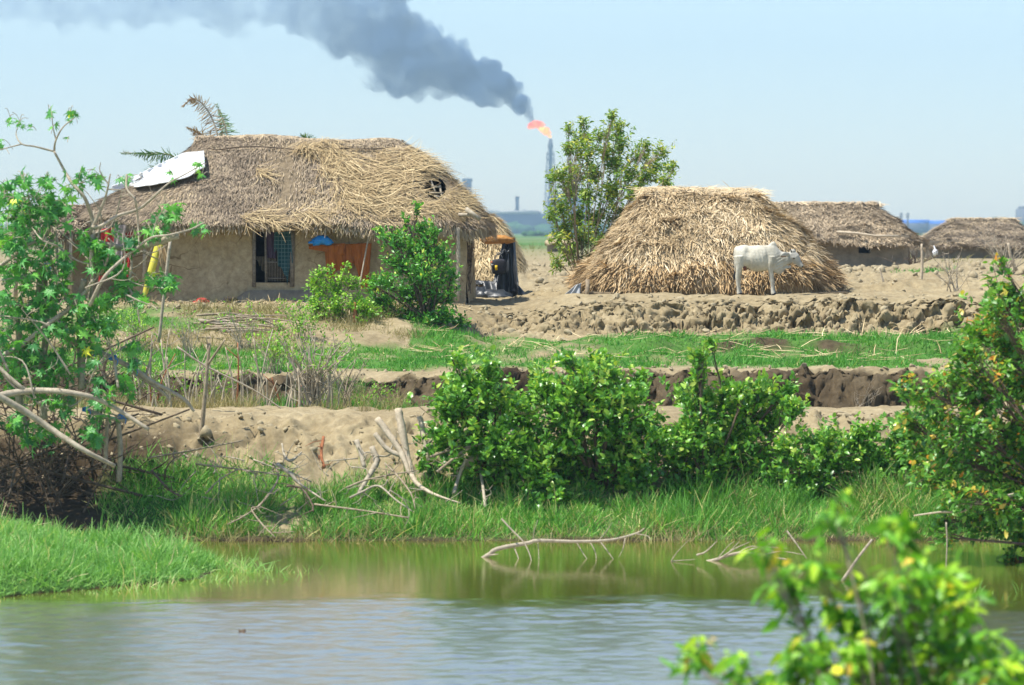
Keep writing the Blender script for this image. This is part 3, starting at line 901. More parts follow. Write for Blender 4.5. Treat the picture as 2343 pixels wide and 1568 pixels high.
# ridge capping, bound by a dark bamboo binding pole
rc = MB()
xr = np.linspace(rx0 - 0.05, rx1 + 0.08, 70)
th = np.linspace(-0.25, math.pi + 0.25, 11)
cz = R1.rz + R1.rtilt * (xr - (rx0 + rx1) / 2) / ((rx1 - rx0) / 2) - 0.13
wv = 0.05 * n2(xr, xr * 0, 0.8, 3, 14)
P = np.stack([np.repeat(xr, 11), 70.0 + 0.33 * np.tile(np.cos(th), 70), np.repeat(cz + wv, 11) + 0.20 * np.tile(np.sin(th), 70)], -1)
idx = np.arange(70 * 11).reshape(70, 11)
rc.add(P, np.stack([idx[:-1, :-1], idx[:-1, 1:], idx[1:, 1:], idx[1:, :-1]], -1).reshape(-1, 4), 0.5)
nn = 3600
i = RNG.integers(0, 70, nn); a_ = RNG.uniform(0.0, math.pi + 0.1, nn)
P = np.stack([xr[i] + RNG.uniform(-.1, .1, nn), 70 + 0.34 * np.cos(a_), (cz + wv)[i] + 0.21 * np.sin(a_)], -1)
N = np.stack([np.zeros(nn), np.cos(a_), np.sin(a_)], -1)
sg_ = np.sign(np.cos(a_)) + (np.cos(a_) == 0)
D = np.stack([RNG.normal(0, 0.28, nn), sg_ * np.sin(a_), -np.abs(np.cos(a_)) - 0.12], -1)
V, F = strips(P, D, N, RNG.uniform(0.15, 0.40, nn), 0.022, RNG.uniform(-0.02, 0.02, nn), RNG.normal(0, 0.05, nn))
rc.add(V, F, np.repeat(np.clip(RNG.normal(0.62, 0.18, nn), 0, 1), 6))
rc.build('ridge_cap', M['thatch_grey'], roof1)
bp = MB()
def on_roof(u, v, off=0.05):
    th, t = np.meshgrid(np.linspace(math.pi, 2 * math.pi, 900), np.linspace(0, 1, 160))
    P = R1.S(th.ravel(), t.ravel())
    a, b = visible_uv(P)
    k = np.argmin((a - u) ** 2 + (b - v) ** 2)
    _, _, N, _ = R1.frame(th.ravel()[k:k + 1], t.ravel()[k:k + 1])
    return P[k] + N[0] * off
for seq in (((475, 345), (500, 347), (530, 345), (580, 342), (640, 345), (665, 346)), ((728, 341), (790, 344), (850, 345), (905, 342))):
    bp.tube(spline([on_roof(u, v + 3, 0.10) for u, v in seq], 4), [0.014, 0.018, 0.012], 5)
bp.build('binding_pole', M['bark_dark'], roof1)
bt = MB()
for (a, b) in (((985, 400), (997, 436)), ((988, 424), (1010, 426)), ((985, 437), (1016, 440)), ((996, 447), (1014, 450)), ((1008, 420), (1013, 450))):
    bt.tube([on_roof(*a, -0.06), on_roof(*b, -0.04)], [0.03, 0.022], 6)
bt.build('roof_batten', M['bark_light'], roof1)
bt = MB()
bt.tube([W(1066, 478, 67.3), W(1098, 503, 67.2)], [0.06, 0.05], 7); bt.tube([W(1050, 492, 67.5), W(1085, 492, 67.3)], [0.05, 0.04], 7)
bt.build('rafter_end', M['bark_light'], roof1)

# ---- doorway
M['bamboo'] = plain('grey_bamboo', (0.13, 0.11, 0.09), (0.27, 0.235, 0.19), 18, 0.8)
dr = MB()
for u_, w_ in ((581, 0.045), (668, 0.06)):
    x_ = xat(u_, YF)
    dr.tube([(x_, YF - 0.03, zd0 - 0.1), (x_ + 0.01, YF - 0.03, zd1 + 0.1)], w_, 8)
dr.tube([(xat(608, YF), YF + 0.05, zd0), (xat(607, YF), YF + 0.05, zd1)], 0.032, 7)
dframe = dr.build('door_frame', M['bamboo'], hut, smooth=True)
sl = MB()
for q in range(15):
    u_ = 612 + q * 3.6
    sl.tube([(xat(u_, YF), YF + 0.08 + 0.01 * (q % 2), zd0 + 0.03), (xat(u_ + RNG.uniform(-1, 1), YF), YF + 0.08, zd1)], 0.012, 5)
for v_ in (637, 600, 560):
    sl.tube([(xat(609, YF), YF + 0.055, ztop(v_, YF)), (xat(666, YF), YF + 0.055, ztop(v_ + 1, YF))], 0.014, 5)
sl.build('slatted_door', M['bamboo'], hut, smooth=True)

# veranda posts at the left end
for u_, v0, v1 in ((160, 530, 690), (330, 505, 690)):
    pm = MB().tube([W(u_, v1, 67.35), W(u_ + 2, v0, 67.35)], [0.055, 0.045], 8)
    pm.build('veranda_post', M['bark_light'], hut, smooth=True)
pm = MB().tube(spline([W(1045, 690, 67.2), W(1048, 600, 67.25), W(1047, 520, 67.3)], 5), [0.06, 0.05], 8)
pm.build('corner_post', M['bark_light'], hut, smooth=True)

# ---- things on and around the large hut
def hang(name, corners, mat, label, cat, Y=67.35, **kw):
    c = [W(u, v, Y) for u, v in corners]
    mb = MB()
    V, F = sheet(*c, **kw)
    mb.add(V, F)
    o = mb.build(name, mat, smooth=True, loc=c[0])
    o.modifiers.new('thickness', 'SOLIDIFY').thickness = 0.012
    return tag(o, label, cat)

m, nt, b = new_mat('teal_check_cloth')
tc = nt.nodes.new('ShaderNodeTexCoord')
base = (0.010, 0.060, 0.075)
col = base
for axis, sc in ((0, 13.0), (2, 11.0)):
    sp = nt.nodes.new('ShaderNodeSeparateXYZ'); nt.links.new(tc.outputs['Object'], sp.inputs[0])
    mu = nt.nodes.new('ShaderNodeMath'); mu.operation = 'MULTIPLY'; mu.inputs[1].default_value = sc; nt.links.new(sp.outputs[axis], mu.inputs[0])
    fr = nt.nodes.new('ShaderNodeMath'); fr.operation = 'FRACT'; nt.links.new(mu.outputs[0], fr.inputs[0])
    lt = nt.nodes.new('ShaderNodeMath'); lt.operation = 'LESS_THAN'; lt.inputs[1].default_value = 0.16; nt.links.new(fr.outputs[0], lt.inputs[0])
    col = mixc(nt, lt.outputs[0], col, (0.09, 0.17, 0.17))
nt.links.new(col, b.inputs['Base Color']); b.inputs['Roughness'].default_value = 0.9
M['teal'] = m
M['purple'] = plain('plum_cloth', (0.045, 0.028, 0.05), (0.075, 0.05, 0.08), 5, 0.95)
M['orange'] = plain('rust_orange_netting', (0.24, 0.065, 0.012), (0.40, 0.13, 0.022), 9, 0.9, 0.5, 0.02, stretch=(3, 1, .5))
M['sack'] = plain('burlap_sack', (0.20, 0.17, 0.12), (0.30, 0.26, 0.19), 9, 0.95)
M['red'] = plain('red_print_cloth', (0.30, 0.012, 0.018), (0.55, 0.06, 0.05), 16, 0.9)
M['grey_cloth'] = plain('grey_print_cloth', (0.20, 0.16, 0.15), (0.42, 0.36, 0.34), 20, 0.9)
M['white'] = plain('white_tarpaulin', (0.58, 0.59, 0.60), (0.70, 0.71, 0.71), 3, 0.55, 0.3, 0.03)
M['black'] = plain('black_tarpaulin', (0.012, 0.014, 0.017), (0.04, 0.045, 0.05), 4, 0.42, 0.5, 0.04, spec=0.6)

hang('checked_cloth', [(628, 525), (664, 525), (668, 625), (627, 600)], M['teal'], 'teal checked cloth hanging over the slatted door of the mud hut', 'cloth', 67.50, fold=0.05, nf=2.5, hem=0.35, seed=4)
hang('plum_cloth', [(609, 522), (632, 522), (630, 592), (611, 590)], M['purple'], 'dark plum cloth hanging in the doorway left of the teal checked cloth', 'cloth', 67.58, fold=0.02, nf=2, seed=2)
hang('burlap_sack', [(583, 587), (606, 587), (604, 618), (586, 612)], M['sack'], 'pale burlap sack inside the doorway of the mud hut', 'sack', 68.0, fold=0.04, nf=2, seed=6, hem=0.2)
net = hang('orange_net', [(742, 561), (850, 556), (840, 640), (752, 642)], M['orange'], 'rust orange fishing net hung along the mud wall under the eave', 'net', 67.30, fold=0.055, nf=5, seed=3, hem=0.3)
sg = MB(); V, F = sheet(W(705, 560, 67.34), W(790, 557, 67.34), W(785, 584, 67.32), W(707, 570, 67.32), 20, 8, fold=0.04, nf=2, seed=8); sg.add(V, F)
sg.build('folded_edge', M['orange'], net, smooth=True)
# blue tarp bundle on top of the net
bl = MB()
V0, F0 = ico(3)
Vb = V0 * np.array([0.24, 0.10, 0.12]); Vb = Vb * (1 + 0.30 * fbm(V0 * 2.2, 3, 7)[:, None]); Vb[:, 2] -= 0.25 * np.abs(Vb[:, 0])
bl.add(Vb + W(737, 549, 67.22), F0)
V0, F0 = ico(2)
bl.add(V0 * np.array([0.12, 0.05, 0.035]) * (1 + 0.3 * fbm(V0 * 2.2, 3, 9)[:, None]) + W(714, 555, 67.22), F0)
tag(bl.build('plastic_bundle', M['blue_plastic'], smooth=True, loc=W(737, 549, 67.22)), 'crumpled bright blue plastic bundle tucked above the orange net', 'bundle')
p = MB().tube(spline([W(846, 524, 67.1), W(836, 580, 67.0), W(822, 655, 66.8)], 6), [0.022, 0.018], 6)
tag(p.build('leaning_stick', M['bark_light'], smooth=True, loc=W(822, 655, 66.8)), 'thin grey stick leaning on the mud hut in front of the orange net', 'stick')

sari = hang('red_garment', [(233, 525), (304, 512), (300, 640), (228, 650)], M['red'], 'red patterned garment drying on a line under the veranda', 'garment', 67.25, fold=0.07, nf=4, seed=5, hem=0.5)
sg = MB(); V, F = sheet(W(262, 515, 67.12), W(288, 515, 67.12), W(282, 605, 67.1), W(258, 610, 67.1), 14, 20, fold=0.04, nf=2, seed=9, hem=0.3); sg.add(V, F)
sg.build('grey_panel', M['grey_cloth'], sari, smooth=True)
hang('blue_cloth', [(236, 514), (274, 500), (270, 520), (240, 532)], M['blue_plastic'], 'small blue cloth tucked under the thatch above the red garment', 'cloth', 67.4, fold=0.03, nf=2, seed=7)
ln = MB().tube(spline([W(130, 527, 67.3), W(215, 530, 67.28), W(305, 517, 67.28)], 5), 0.010, 5)
tag(ln.build('clothes_line', M['bark_pale'], smooth=True, loc=W(215, 530, 67.28)), 'thin clothes line strung across the veranda behind the red garment', 'line')

# white tarpaulin over the left hip
tp = MB()
nu, nv = 60, 24
corn = [on_roof(u, v, 0.06) for u, v in ((300, 404), (466, 352), (470, 398), (262, 432))]
th = np.linspace(0, 1, nu + 1)
top_l = [(256, 428), (300, 407), (340, 389), (380, 368), (420, 350), (466, 346)]
bot_l = [(258, 436), (300, 428), (345, 424), (390, 416), (430, 405), (470, 382)]
tl = np.array([np.interp(th, np.linspace(0, 1, 6), [q[k] for q in top_l]) for k in (0, 1)]).T
bl_ = np.array([np.interp(th, np.linspace(0, 1, 6), [q[k] for q in bot_l]) for k in (0, 1)]).T
thg, tg = np.meshgrid(np.linspace(math.pi * 0.98, 1.6 * math.pi, 500), np.linspace(0, 1, 90))
RP = R1.S(thg.ravel(), tg.ravel()); ru, rv = visible_uv(RP)
kf = RP[:, 1] < 70.0
RP, ru, rv = RP[kf], ru[kf], rv[kf]
V = np.empty((nv + 1, nu + 1, 3))
for a in range(nv + 1):
    q = tl * (1 - a / nv) + bl_ * (a / nv)
    for c in range(nu + 1):
        d2 = (ru - q[c, 0]) ** 2 + (rv - q[c, 1]) ** 2
        kk = np.argsort(d2)[:6]
        Yd = RP[kk, 1].mean()
        V[a, c] = W(q[c, 0], q[c, 1], Yd - 0.42)
# smooth the depth, then wrinkle
for _ in range(6):
    V[1:-1, 1:-1] = (V[:-2, 1:-1] + V[2:, 1:-1] + V[1:-1, :-2] + V[1:-1, 2:]) / 4
V[..., 1] += 0.10 * fbm(V * np.array([1.6, 1, 3.0]), 4, 77) - 0.05
V[..., 2] += 0.015 * fbm(V * 3.0, 3, 78)
idx = np.arange((nu + 1) * (nv + 1)).reshape(nv + 1, nu + 1)
tp.add(V.reshape(-1, 3), np.stack([idx[:-1, :-1], idx[1:, :-1], idx[1:, 1:], idx[:-1, 1:]], -1).reshape(-1, 4))
tarp = tp.build('roof_tarpaulin', M['white'], smooth=True, loc=V[12, 30])
tarp.modifiers.new('thickness', 'SOLIDIFY').thickness = 0.02
tag(tarp, 'white tarpaulin spread over the hip end of the large thatched roof', 'tarpaulin')

# lower lean-to thatch at the far left of the hut
RL = Roof(xat(90, 69.5), xat(190, 69.5), 69.6, ztop(468, 69.5), xat(20, 69), xat(238, 69), 67.3, 71.5, ztop(540, 67.5), p=1.2, wob=0.06, rr=0.1, seed=7, zfun=lambda Bx, By: 0.35 * sstep(xat(120, 68), xat(238, 68), Bx))
lean = thing('lean_to', G(120, 68.5), 'low lean-to with ragged thatch against the end of the large mud hut', 'lean-to')
q = MB(); V, F = RL.shell(n=160, mrow=18, thick=0.1); q.add(V, F, 0.3); rl = q.build('roof', M['under'], lean)
q = MB(); V, F, T = thatch(RL, 4200, 0.4, 0.022, 0.3, lift=0.05, tint=(0.45, 0.2)); q.add(V, F, T)
V, F = eave_fringe(RL, 1300, 0.25, 0.02); q.add(V, F, 0.5); q.build('thatch_layer', M['thatch_grey'], rl)
for u_ in (35, 95, 150):
    MB().tube([W(u_, 700, 67.8), W(u_ + 3, 535, 67.8)], 0.05, 7).build('post', M['bark_light'], lean, smooth=True)

# ---- the shaggy haystack-like hut that the cow stands by
YD = 68.6
R2 = Roof(xat(1492, 71), xat(1712, 71), 71.4, ztop(440, 71.4), xat(1318, 70), xat(1930, 70), 68.5, 74.6, ztop(654, 68.5), p=1.28, ex=2.8, wob=0.15, rr=0.6, seed=3, zfun=lambda Bx, By: 0.06 * sstep(3.5, 7, Bx))
dome = thing('straw_hut', G(1620, 71), 'shaggy low hut thatched to the ground with dry cane leaves, behind the white cow', 'hut')
q = MB(); V, F = R2.shell(n=260, mrow=40, thick=0.12, skip=lambda P: (lambda uv: (((uv[0] - 1848) / 24) ** 2 + ((uv[1] - 664) / 13) ** 2 < 1) & (P[:, 1] < 71))(visible_uv(P))); q.add(V, F, 0.3)
q.box(((xat(1330, 70) + xat(1930, 70)) / 2, 71.4, 3.22), (xat(1930, 70) - xat(1330, 70), 5.2, 0.06))
dr2 = q.build('roof', M['under'], dome)
notdoor = lambda P: (lambda uv: ~((((uv[0] - 1848) / 26) ** 2 + ((uv[1] - 668) / 16) ** 2 < 1) & (P[:, 1] < 71)))(visible_uv(P))
q = MB()
V, F, T = thatch(R2, 42000, 0.30, 0.016, 0.6, lift=0.07, t0=0.05, tmax=0.97, keep=notdoor, tint=(0.52, 0.24)); q.add(V, F, T)
V, F, T = thatch(R2, 3600, 0.55, 0.022, 0.3, lift=0.10, tmax=0.9, keep=notdoor, tint=(0.62, 0.2)); q.add(V, F, T)
V, F, T = thatch(R2, 1500, 0.4, 0.022, 1.2, lift=0.06, t0=0.04, tmax=0.16, tint=(0.55, 0.22), front=False); q.add(V, F, T)
n_ = 1500
P = np.stack([RNG.uniform(R2.rx0 - .25, R2.rx1 + .25, n_), 71.4 + RNG.uniform(-.75, .6, n_), np.full(n_, R2.rz)], -1)
P[:, 2] += .05 - .28 * (P[:, 1] - 71.4) ** 2 + .06 * n2(P[:, 0], P[:, 1], .6, 2, 19) + RNG.uniform(-.03, .08, n_)
D = np.stack([RNG.normal(0, .8, n_), -RNG.uniform(-.2, 1, n_), -RNG.uniform(-.05, .45, n_)], -1)
V, F = strips(P, D, np.tile([[0, -.5, .85]], (n_, 1)), RNG.uniform(.2, .55, n_), .020, .03, RNG.normal(0, .06, n_)); q.add(V, F, np.repeat(np.clip(RNG.normal(.55, .22, n_), 0, 1), 6))
q.build('cane_thatch', M['cane'], dr2)
q = MB()
V, F = eave_fringe(R2, 6500, 0.36, 0.024, drop=1.0, keep=notdoor, jit=0.25); q.add(V, F, np.repeat(np.clip(RNG.normal(0.5, 0.25, len(V) // 6), 0, 1), 6))
V, F, T = thatch(R2, 5200, 0.42, 0.026, 0.22, lift=0.16, t0=0.80, tmax=0.97, keep=notdoor, tint=(0.6, 0.22)); q.add(V, F, T)
q.build('hanging_fringe', M['cane_brown'], dr2)
for u_ in (1342, 1500, 1690, 1800):
    MB().tube([W(u_, 690, 68.75), W(u_ + 2, 640, 68.8)], 0.05, 7).build('post', M['bark'], dome, smooth=True)
cl_ = MB(); V, F = sheet(W(1318, 652, 68.3), W(1330, 648, 68.4), W(1325, 682, 68.25), W(1283, 683, 68.2), 12, 10, fold=0.03, nf=2, seed=3); cl_.add(V, F)
o = cl_.build('plastic_sheet', plain('grey_plastic', (0.25, 0.26, 0.26), (0.36, 0.37, 0.37), 3, 0.4), smooth=True, loc=W(1318, 652, 68.3)); o.modifiers.new('thickness', 'SOLIDIFY').thickness = 0.012
tag(o, 'scrap of grey plastic sheet at the corner of the shaggy straw hut', 'plastic sheet')

# ---- two huts farther off
def far_hut(label, Y, ridge, vr, eave, ve, wall, vb, depth, straw_n, mat, mat_w, window=None, seed=0, ex=4.0, L=0.5):
    Yr = Y + depth / 2
    R = Roof(xat(ridge[0], Yr), xat(ridge[1], Yr), Yr, ztop(vr, Yr), xat(eave[0], Y + 1), xat(eave[1], Y + 1), Y - 0.55, Y + depth + 0.5, ztop(ve, Y), p=1.08, ex=ex, wob=0.08, rr=0.2, seed=seed)
    root = thing('thatched_hut', G((wall[0] + wall[1]) / 2, Y), label, 'hut')
    w = MB()
    xa, xb = xat(wall[0], Y), xat(wall[1], Y)
    z0, z1 = ztop(vb, Y) - 0.3, ztop(ve, Y) + 0.25
    hole = None
    if window:
        hole = (xat(window[0], Y) - xa, xat(window[1], Y) - xa, ztop(window[3], Y), ztop(window[2], Y))
    wall_panel(w, (xa, Y), (xb, Y), z0, z1, 0.3, hole=hole, step=0.13, rough=0.05, seed=seed, batter=0.16)
    wall_panel(w, (xb, Y), (xb, Y + depth), z0, z1, 0.3, step=0.2, seed=seed + 1, batter=0.16)
    wall_panel(w, (xb, Y + depth), (xa, Y + depth), z0, z1, 0.3, step=0.3, seed=seed + 2)
    wall_panel(w, (xa, Y + depth), (xa, Y), z0, z1, 0.3, step=0.3, seed=seed + 3)
    w.box(((xa + xb) / 2, Y + depth / 2, z0 + 0.3), (xb - xa - .8, depth - .8, 0.1))
    w.build('wall', mat_w, root, smooth=True)
    q = MB(); V, F = R.shell(n=200, mrow=24, thick=0.16); q.add(V, F, 0.3); rr_ = q.build('roof', M['under'], root)
    q = MB(); V, F, T = thatch(R, straw_n * 2, L, 0.03, 0.3, lift=0.05, tint=(0.5, 0.2)); q.add(V, F, T)
    V, F = eave_fringe(R, straw_n // 5, 0.20, 0.035); q.add(V, F, np.repeat(np.clip(RNG.normal(0.6, 0.2, len(V) // 6), 0, 1), 6))
    q.build('thatch_layer', mat, rr_)
    q = MB()
    n_ = straw_n // 9
    xx = RNG.uniform(R.rx0 - 0.1, R.rx1 + 0.2, n_)
    P = np.stack([xx, Yr - 0.1 + RNG.uniform(-.1, .1, n_), np.full(n_, R.rz) + RNG.uniform(-0.05, 0.16, n_)], -1)
    D = np.stack([RNG.normal(0, 0.7, n_), -RNG.uniform(0.3, 1, n_), -RNG.uniform(0.0, 0.8, n_)], -1)
    V, F = strips(P, D, np.tile([[0, -0.6, 0.8]], (n_, 1)), RNG.uniform(0.25, 0.6, n_), 0.045, 0.05, RNG.normal(0, .05, n_))
    q.add(V, F, np.repeat(np.clip(RNG.normal(0.65, 0.2, n_), 0, 1), 6)); q.build('ridge_cap', mat, rr_)
    return root, rr_, R

h3, r3, R3 = far_hut('tan thatched hut with grey mud walls and one black window', 112.0, (1690, 2000), 470, (1640, 2114), 553, (1680, 2078), 607, 6.5, 11000, M['thatch_tan'], M['mud_dark'], window=(1964, 1990, 554, 580), seed=5)
bt = MB(); bt.tube([W(1915, 531, 111.6), W(1960, 534, 111.4), W(2000, 540, 111.2), W(2055, 541, 111.2)], [0.06, 0.05, 0.05, 0.05], 6); bt.build('roof_pole', M['bark_pale'], r3)
h4, r4, R4 = far_hut('farthest grey thatched hut with a hipped roof near the right edge of the view', 150.0, (2175, 2315), 505, (2100, 2400), 562, (2120, 2380), 592, 7.0, 9000, M['thatch_grey'], M['mud_dark'], seed=9)
p = MB(); V0, F0 = ico(2); p.add(V0 * np.array([0.15, 0.10, 0.19]) * (1 + .2 * fbm(V0 * 2, 2, 3)[:, None]) + W(2139, 578, 148.6), F0)
p.tube([W(2139, 572, 148.7), W(2136, 563, 149.2)], 0.03, 5)
tag(p.build('hanging_sack', M['white'], smooth=True, loc=W(2139, 578, 148.6)), 'whitish sack hanging under the eave of the farthest grey hut', 'sack')

# ---- the little straw store behind the large hut, hung with black plastic
R5 = Roof(xat(1070, 76.4), xat(1118, 76.4), 76.6, ztop(488, 76.4), xat(1020, 75.4), xat(1200, 75.4), 74.9, 78.4, ztop(634, 75.), p=1.7, ex=2.6, wob=0.07, rr=0.25, seed=11, zfun=lambda Bx, By: 0.35 * sstep(xat(1120, 75.4), xat(1190, 75.4), Bx))
store = thing('straw_store', G(1120, 76.4), 'small golden straw store on legs between the large hut and the shaggy hut', 'straw store')
q = MB(); V, F = R5.shell(n=140, mrow=26, thick=0.1); q.add(V, F, 0.3); r5 = q.build('roof', M['under'], store)
q = MB(); V, F, T = thatch(R5, 4200, 0.3, 0.02, 0.5, lift=0.05, tint=(0.62, 0.2)); q.add(V, F, T)
V, F = eave_fringe(R5, 900, 0.22, 0.02); q.add(V, F, 0.45); q.build('straw_layer', M['straw'], r5)
for u_ in (1078, 1098, 1150):
    MB().tube([W(u_, 690, 75.4), W(u_, 625, 75.4)], 0.06, 7).build('leg', M['bark'], store, smooth=True)
q = MB(); q.box(W(1120, 660, 76.), (1.0, 0.9, 0.5)); q.build('dark_interior', M['char_and_shade'], store)  # near-black box stands in for the shade under the store
def top_pad(name, cu, cv, Y, s, label):
    q = MB(); V0, F0 = ico(3); q.add(V0 * np.array(s) * (1 + 0.25 * fbm(V0 * 2.5, 3, 5)[:, None]) + W(cu, cv, Y), F0)
    tag(q.build(name, M['orange_straw'], smooth=True, loc=W(cu, cv, Y)), label, 'netting')
M['orange_straw'] = plain('orange_fibre', (0.34, 0.14, 0.03), (0.56, 0.29, 0.09), 14, 0.9, 0.6, 0.03)
top_pad('fibre_bundle', 1138, 549, 74.6, (0.46, 0.12, 0.11), 'flat orange fibre bundle lying on the straw store beside the black plastic')
top_pad('fibre_heap', 1128, 508, 76.3, (0.26, 0.12, 0.10), 'orange fibre heap on the far slope of the straw store')

bk = MB()
V, F = sheet(W(1150, 556, 74.55), W(1178, 543, 74.7), W(1188, 668, 74.4), W(1126, 676, 74.0), 22, 30, fold=0.09, nf=3, seed=4, hem=0.4); bk.add(V, F)
V, F = sheet(W(1150, 580, 74.5), W(1168, 566, 74.6), W(1165, 590, 74.5), W(1133, 586, 74.4), 10, 10, fold=0.05, nf=2, seed=5, hem=0.2); bk.add(V, F)
V, F = sheet(W(1072, 640, 74.6), W(1140, 645, 74.6), W(1150, 684, 74.2), W(1078, 668, 74.4), 20, 12, fold=0.08, nf=3, seed=6, hem=0.3); bk.add(V, F)
V, F = sheet(W(1170, 640, 74.6), W(1185, 652, 74.7), W(1205, 672, 74.4), W(1160, 675, 74.3), 12, 12, fold=0.06, nf=2, seed=7, hem=0.2); bk.add(V, F)
o = bk.build('black_tarpaulin', M['black'], smooth=True, loc=W(1160, 600, 74.5)); o.modifiers.new('thickness', 'SOLIDIFY').thickness = 0.015
tag(o, 'shiny black plastic tarpaulin draped down the side of the straw store', 'tarpaulin')
bg_ = thing('travel_bag', W(1141, 627, 74.25), 'black bag with a yellow panel hung against the black tarpaulin', 'bag')
q = MB(); V0, F0 = ico(3); sq = np.sign(V0) * np.abs(V0) ** 0.6; q.add(sq * np.array([0.20, 0.11, 0.20]) * (1 + .08 * fbm(V0 * 2, 2, 3)[:, None]) + W(1141, 610, 74.25), F0); q.build('bag_body', plain('black_canvas', (0.012, 0.012, 0.016), (0.03, 0.03, 0.04), 8, 0.7), bg_, smooth=True)
q = MB(); q.box(W(1135, 613, 74.12), (0.06, 0.03, 0.13), 0.15); q.build('yellow_panel', plain('yellow_fabric', (0.6, 0.42, 0.01), (0.7, 0.5, 0.02), 6, 0.7), bg_)
q = MB(); q.box(W(1124, 600, 74.14), (0.05, 0.03, 0.03), 0.2); q.build('red_trim', plain('red_trim', (0.6, 0.08, 0.02), (0.7, 0.12, 0.03), 6, 0.7), bg_)
q = MB(); q.box(W(1126, 606, 74.13), (0.06, 0.02, 0.02), 0.3); q.build('white_trim', M['white'], bg_)
q = MB(); q.tube(spline([W(1132, 592, 74.2), W(1141, 578, 74.3), W(1150, 592, 74.2)], 5), 0.012, 5); q.build('handle', M['black'], bg_)
for (u_, v_, s, lab) in ((1097, 677, (0.24, 0.18, 0.20), 'small dark plastic heap on the ground under the straw store'), (1132, 680, (0.46, 0.22, 0.17), 'long low black plastic heap lying below the black tarpaulin')):
    q = MB(); V0, F0 = ico(3); q.add(V0 * np.array(s) * (1 + .35 * fbm(V0 * 2.4, 3, 8)[:, None]) + W(u_, v_, 73.9), F0)
    tag(q.build('plastic_heap', M['black'], smooth=True, loc=W(u_, v_, 73.9)), lab, 'plastic heap')
# twiggy brushwood screen at the end of the hut
q = MB()
for _ in range(46):
    u_ = RNG.uniform(1052, 1078); v_ = RNG.uniform(600, 680)
    P0 = W(u_, v_, 68.0); P1 = W(u_ + RNG.normal(4, 10), v_ - RNG.uniform(50, 120), 68.0 + RNG.uniform(-.2, .3))
    q.tube(spline([P0, (P0 + P1) / 2 + RNG.normal(0, .05, 3), P1], 3), [0.010, 0.004], 4, cap=False)
tag(q.build('brushwood_screen', M['bark_dark'], loc=W(1062, 680, 68.0)), 'dark twiggy brushwood standing at the corner of the mud hut', 'brushwood')

# ------------------------------------------------------------------ the cow
def loft(sections, seg=20):
    """sections: (x, z centre, half height, half width[, y])"""
    th = np.linspace(0, 2 * math.pi, seg, endpoint=False)
    V = []
    for s in sections:
        x, z, hz, hy = s[:4]; y = s[4] if len(s) > 4 else 0
        V.append(np.stack([np.full(seg, x), y + hy * np.cos(th), z + hz * np.sin(th)], -1))
    n = len(V)
    V = np.concatenate(V)
    i = np.arange(n - 1)[:, None] * seg; j = np.arange(seg)[None, :]; k = (j + 1) % seg
    return V, np.stack([i + j, i + k, i + seg + k, i + seg + j], -1).reshape(-1, 4)

def closed(mb, V, F, seg):
    base = mb.n
    mb.add(V, F)
    n = len(V)
    mb.F.append((np.arange(seg)[::-1] + base)[None, :]); mb.F.append((np.arange(n - seg, n) + base)[None, :])

cx = lambda q: (q - 800) * 0.000915
cz = lambda q: (1450 - q) * 0.000915
cow_pos = W(1657.6 + 800 * 0.0887, 672, 67.75)
cow_pos[2] = cow_pos[2] - 0.01
body = MB()
secs = [(255, 330, 430, .05), (275, 270, 620, .11), (330, 225, 760, .165), (420, 195, 790, .19), (520, 180, 770, .20), (620, 205, 800, .19), (720, 205, 860, .215), (850, 195, 880, .225), (980, 200, 870, .215), (1090, 195, 850, .185), (1180, 165, 860, .165), (1260, 150, 900, .155), (1330, 215, 930, .14), (1400, 310, 940, .12), (1450, 350, 920, .095), (1490, 370, 860, .075)]
V, F = loft([(cx(x), (cz(t) + cz(b_)) / 2, (cz(t) - cz(b_)) / 2, w) for x, t, b_, w in secs], 24); closed(body, V, F, 24)
# hump, neck, dewlap
V, F = loft([(cx(1150), cz(220), .05, .06), (cx(1210), cz(190), .08, .075), (cx(1275), cz(180), .075, .07), (cx(1330), cz(230), .05, .05)], 14); closed(body, V, F, 14)
nk = [(1330, 300, 800, .12), (1430, 350, 780, .10), (1530, 370, 740, .085), (1640, 370, 690, .08), (1720, 360, 660, .07)]
V, F = loft([(cx(x), (cz(t) + cz(b_)) / 2, (cz(t) - cz(b_)) / 2, w) for x, t, b_, w in nk], 18); closed(body, V, F, 18)
dl = [(1380, 780, 935, .03), (1470, 760, 930, .024), (1530, 740, 840, .02), (1600, 720, 800, .02), (1700, 700, 800, .018)]
V, F = loft([(cx(x), (cz(t) + cz(b_)) / 2, (cz(t) - cz(b_)) / 2, w) for x, t, b_, w in dl], 10); closed(body, V, F, 10)
# head along its own axis, poll to muzzle
hd = np.array([(1700, 400, .075, .075), (1745, 460, .125, .088), (1800, 520, .125, .092), (1850, 590, .105, .075), (1895, 650, .078, .058), (1935, 700, .060, .050), (1970, 735, .052, .05), (1990, 752, .035, .038)])
ax = np.array([cx(1990) - cx(1700), 0, cz(752) - cz(400)]); ax /= np.linalg.norm(ax)
up_ = np.array([-ax[2], 0, ax[0]])
seg = 18; th = np.linspace(0, 2 * math.pi, seg, endpoint=False)
V = []
for x, y, hh, ww in hd:
    V.append(np.array([cx(x), 0, cz(y)]) + up_ * (hh * np.sin(th))[:, None] + np.array([0, 1, 0]) * (ww * np.cos(th))[:, None])
nn_ = len(V); V = np.concatenate(V)
i = np.arange(nn_ - 1)[:, None] * seg; j = np.arange(seg)[None, :]; k = (j + 1) % seg
closed(body, V, np.stack([i + j, i + k, i + seg + k, i + seg + j], -1).reshape(-1, 4), seg)
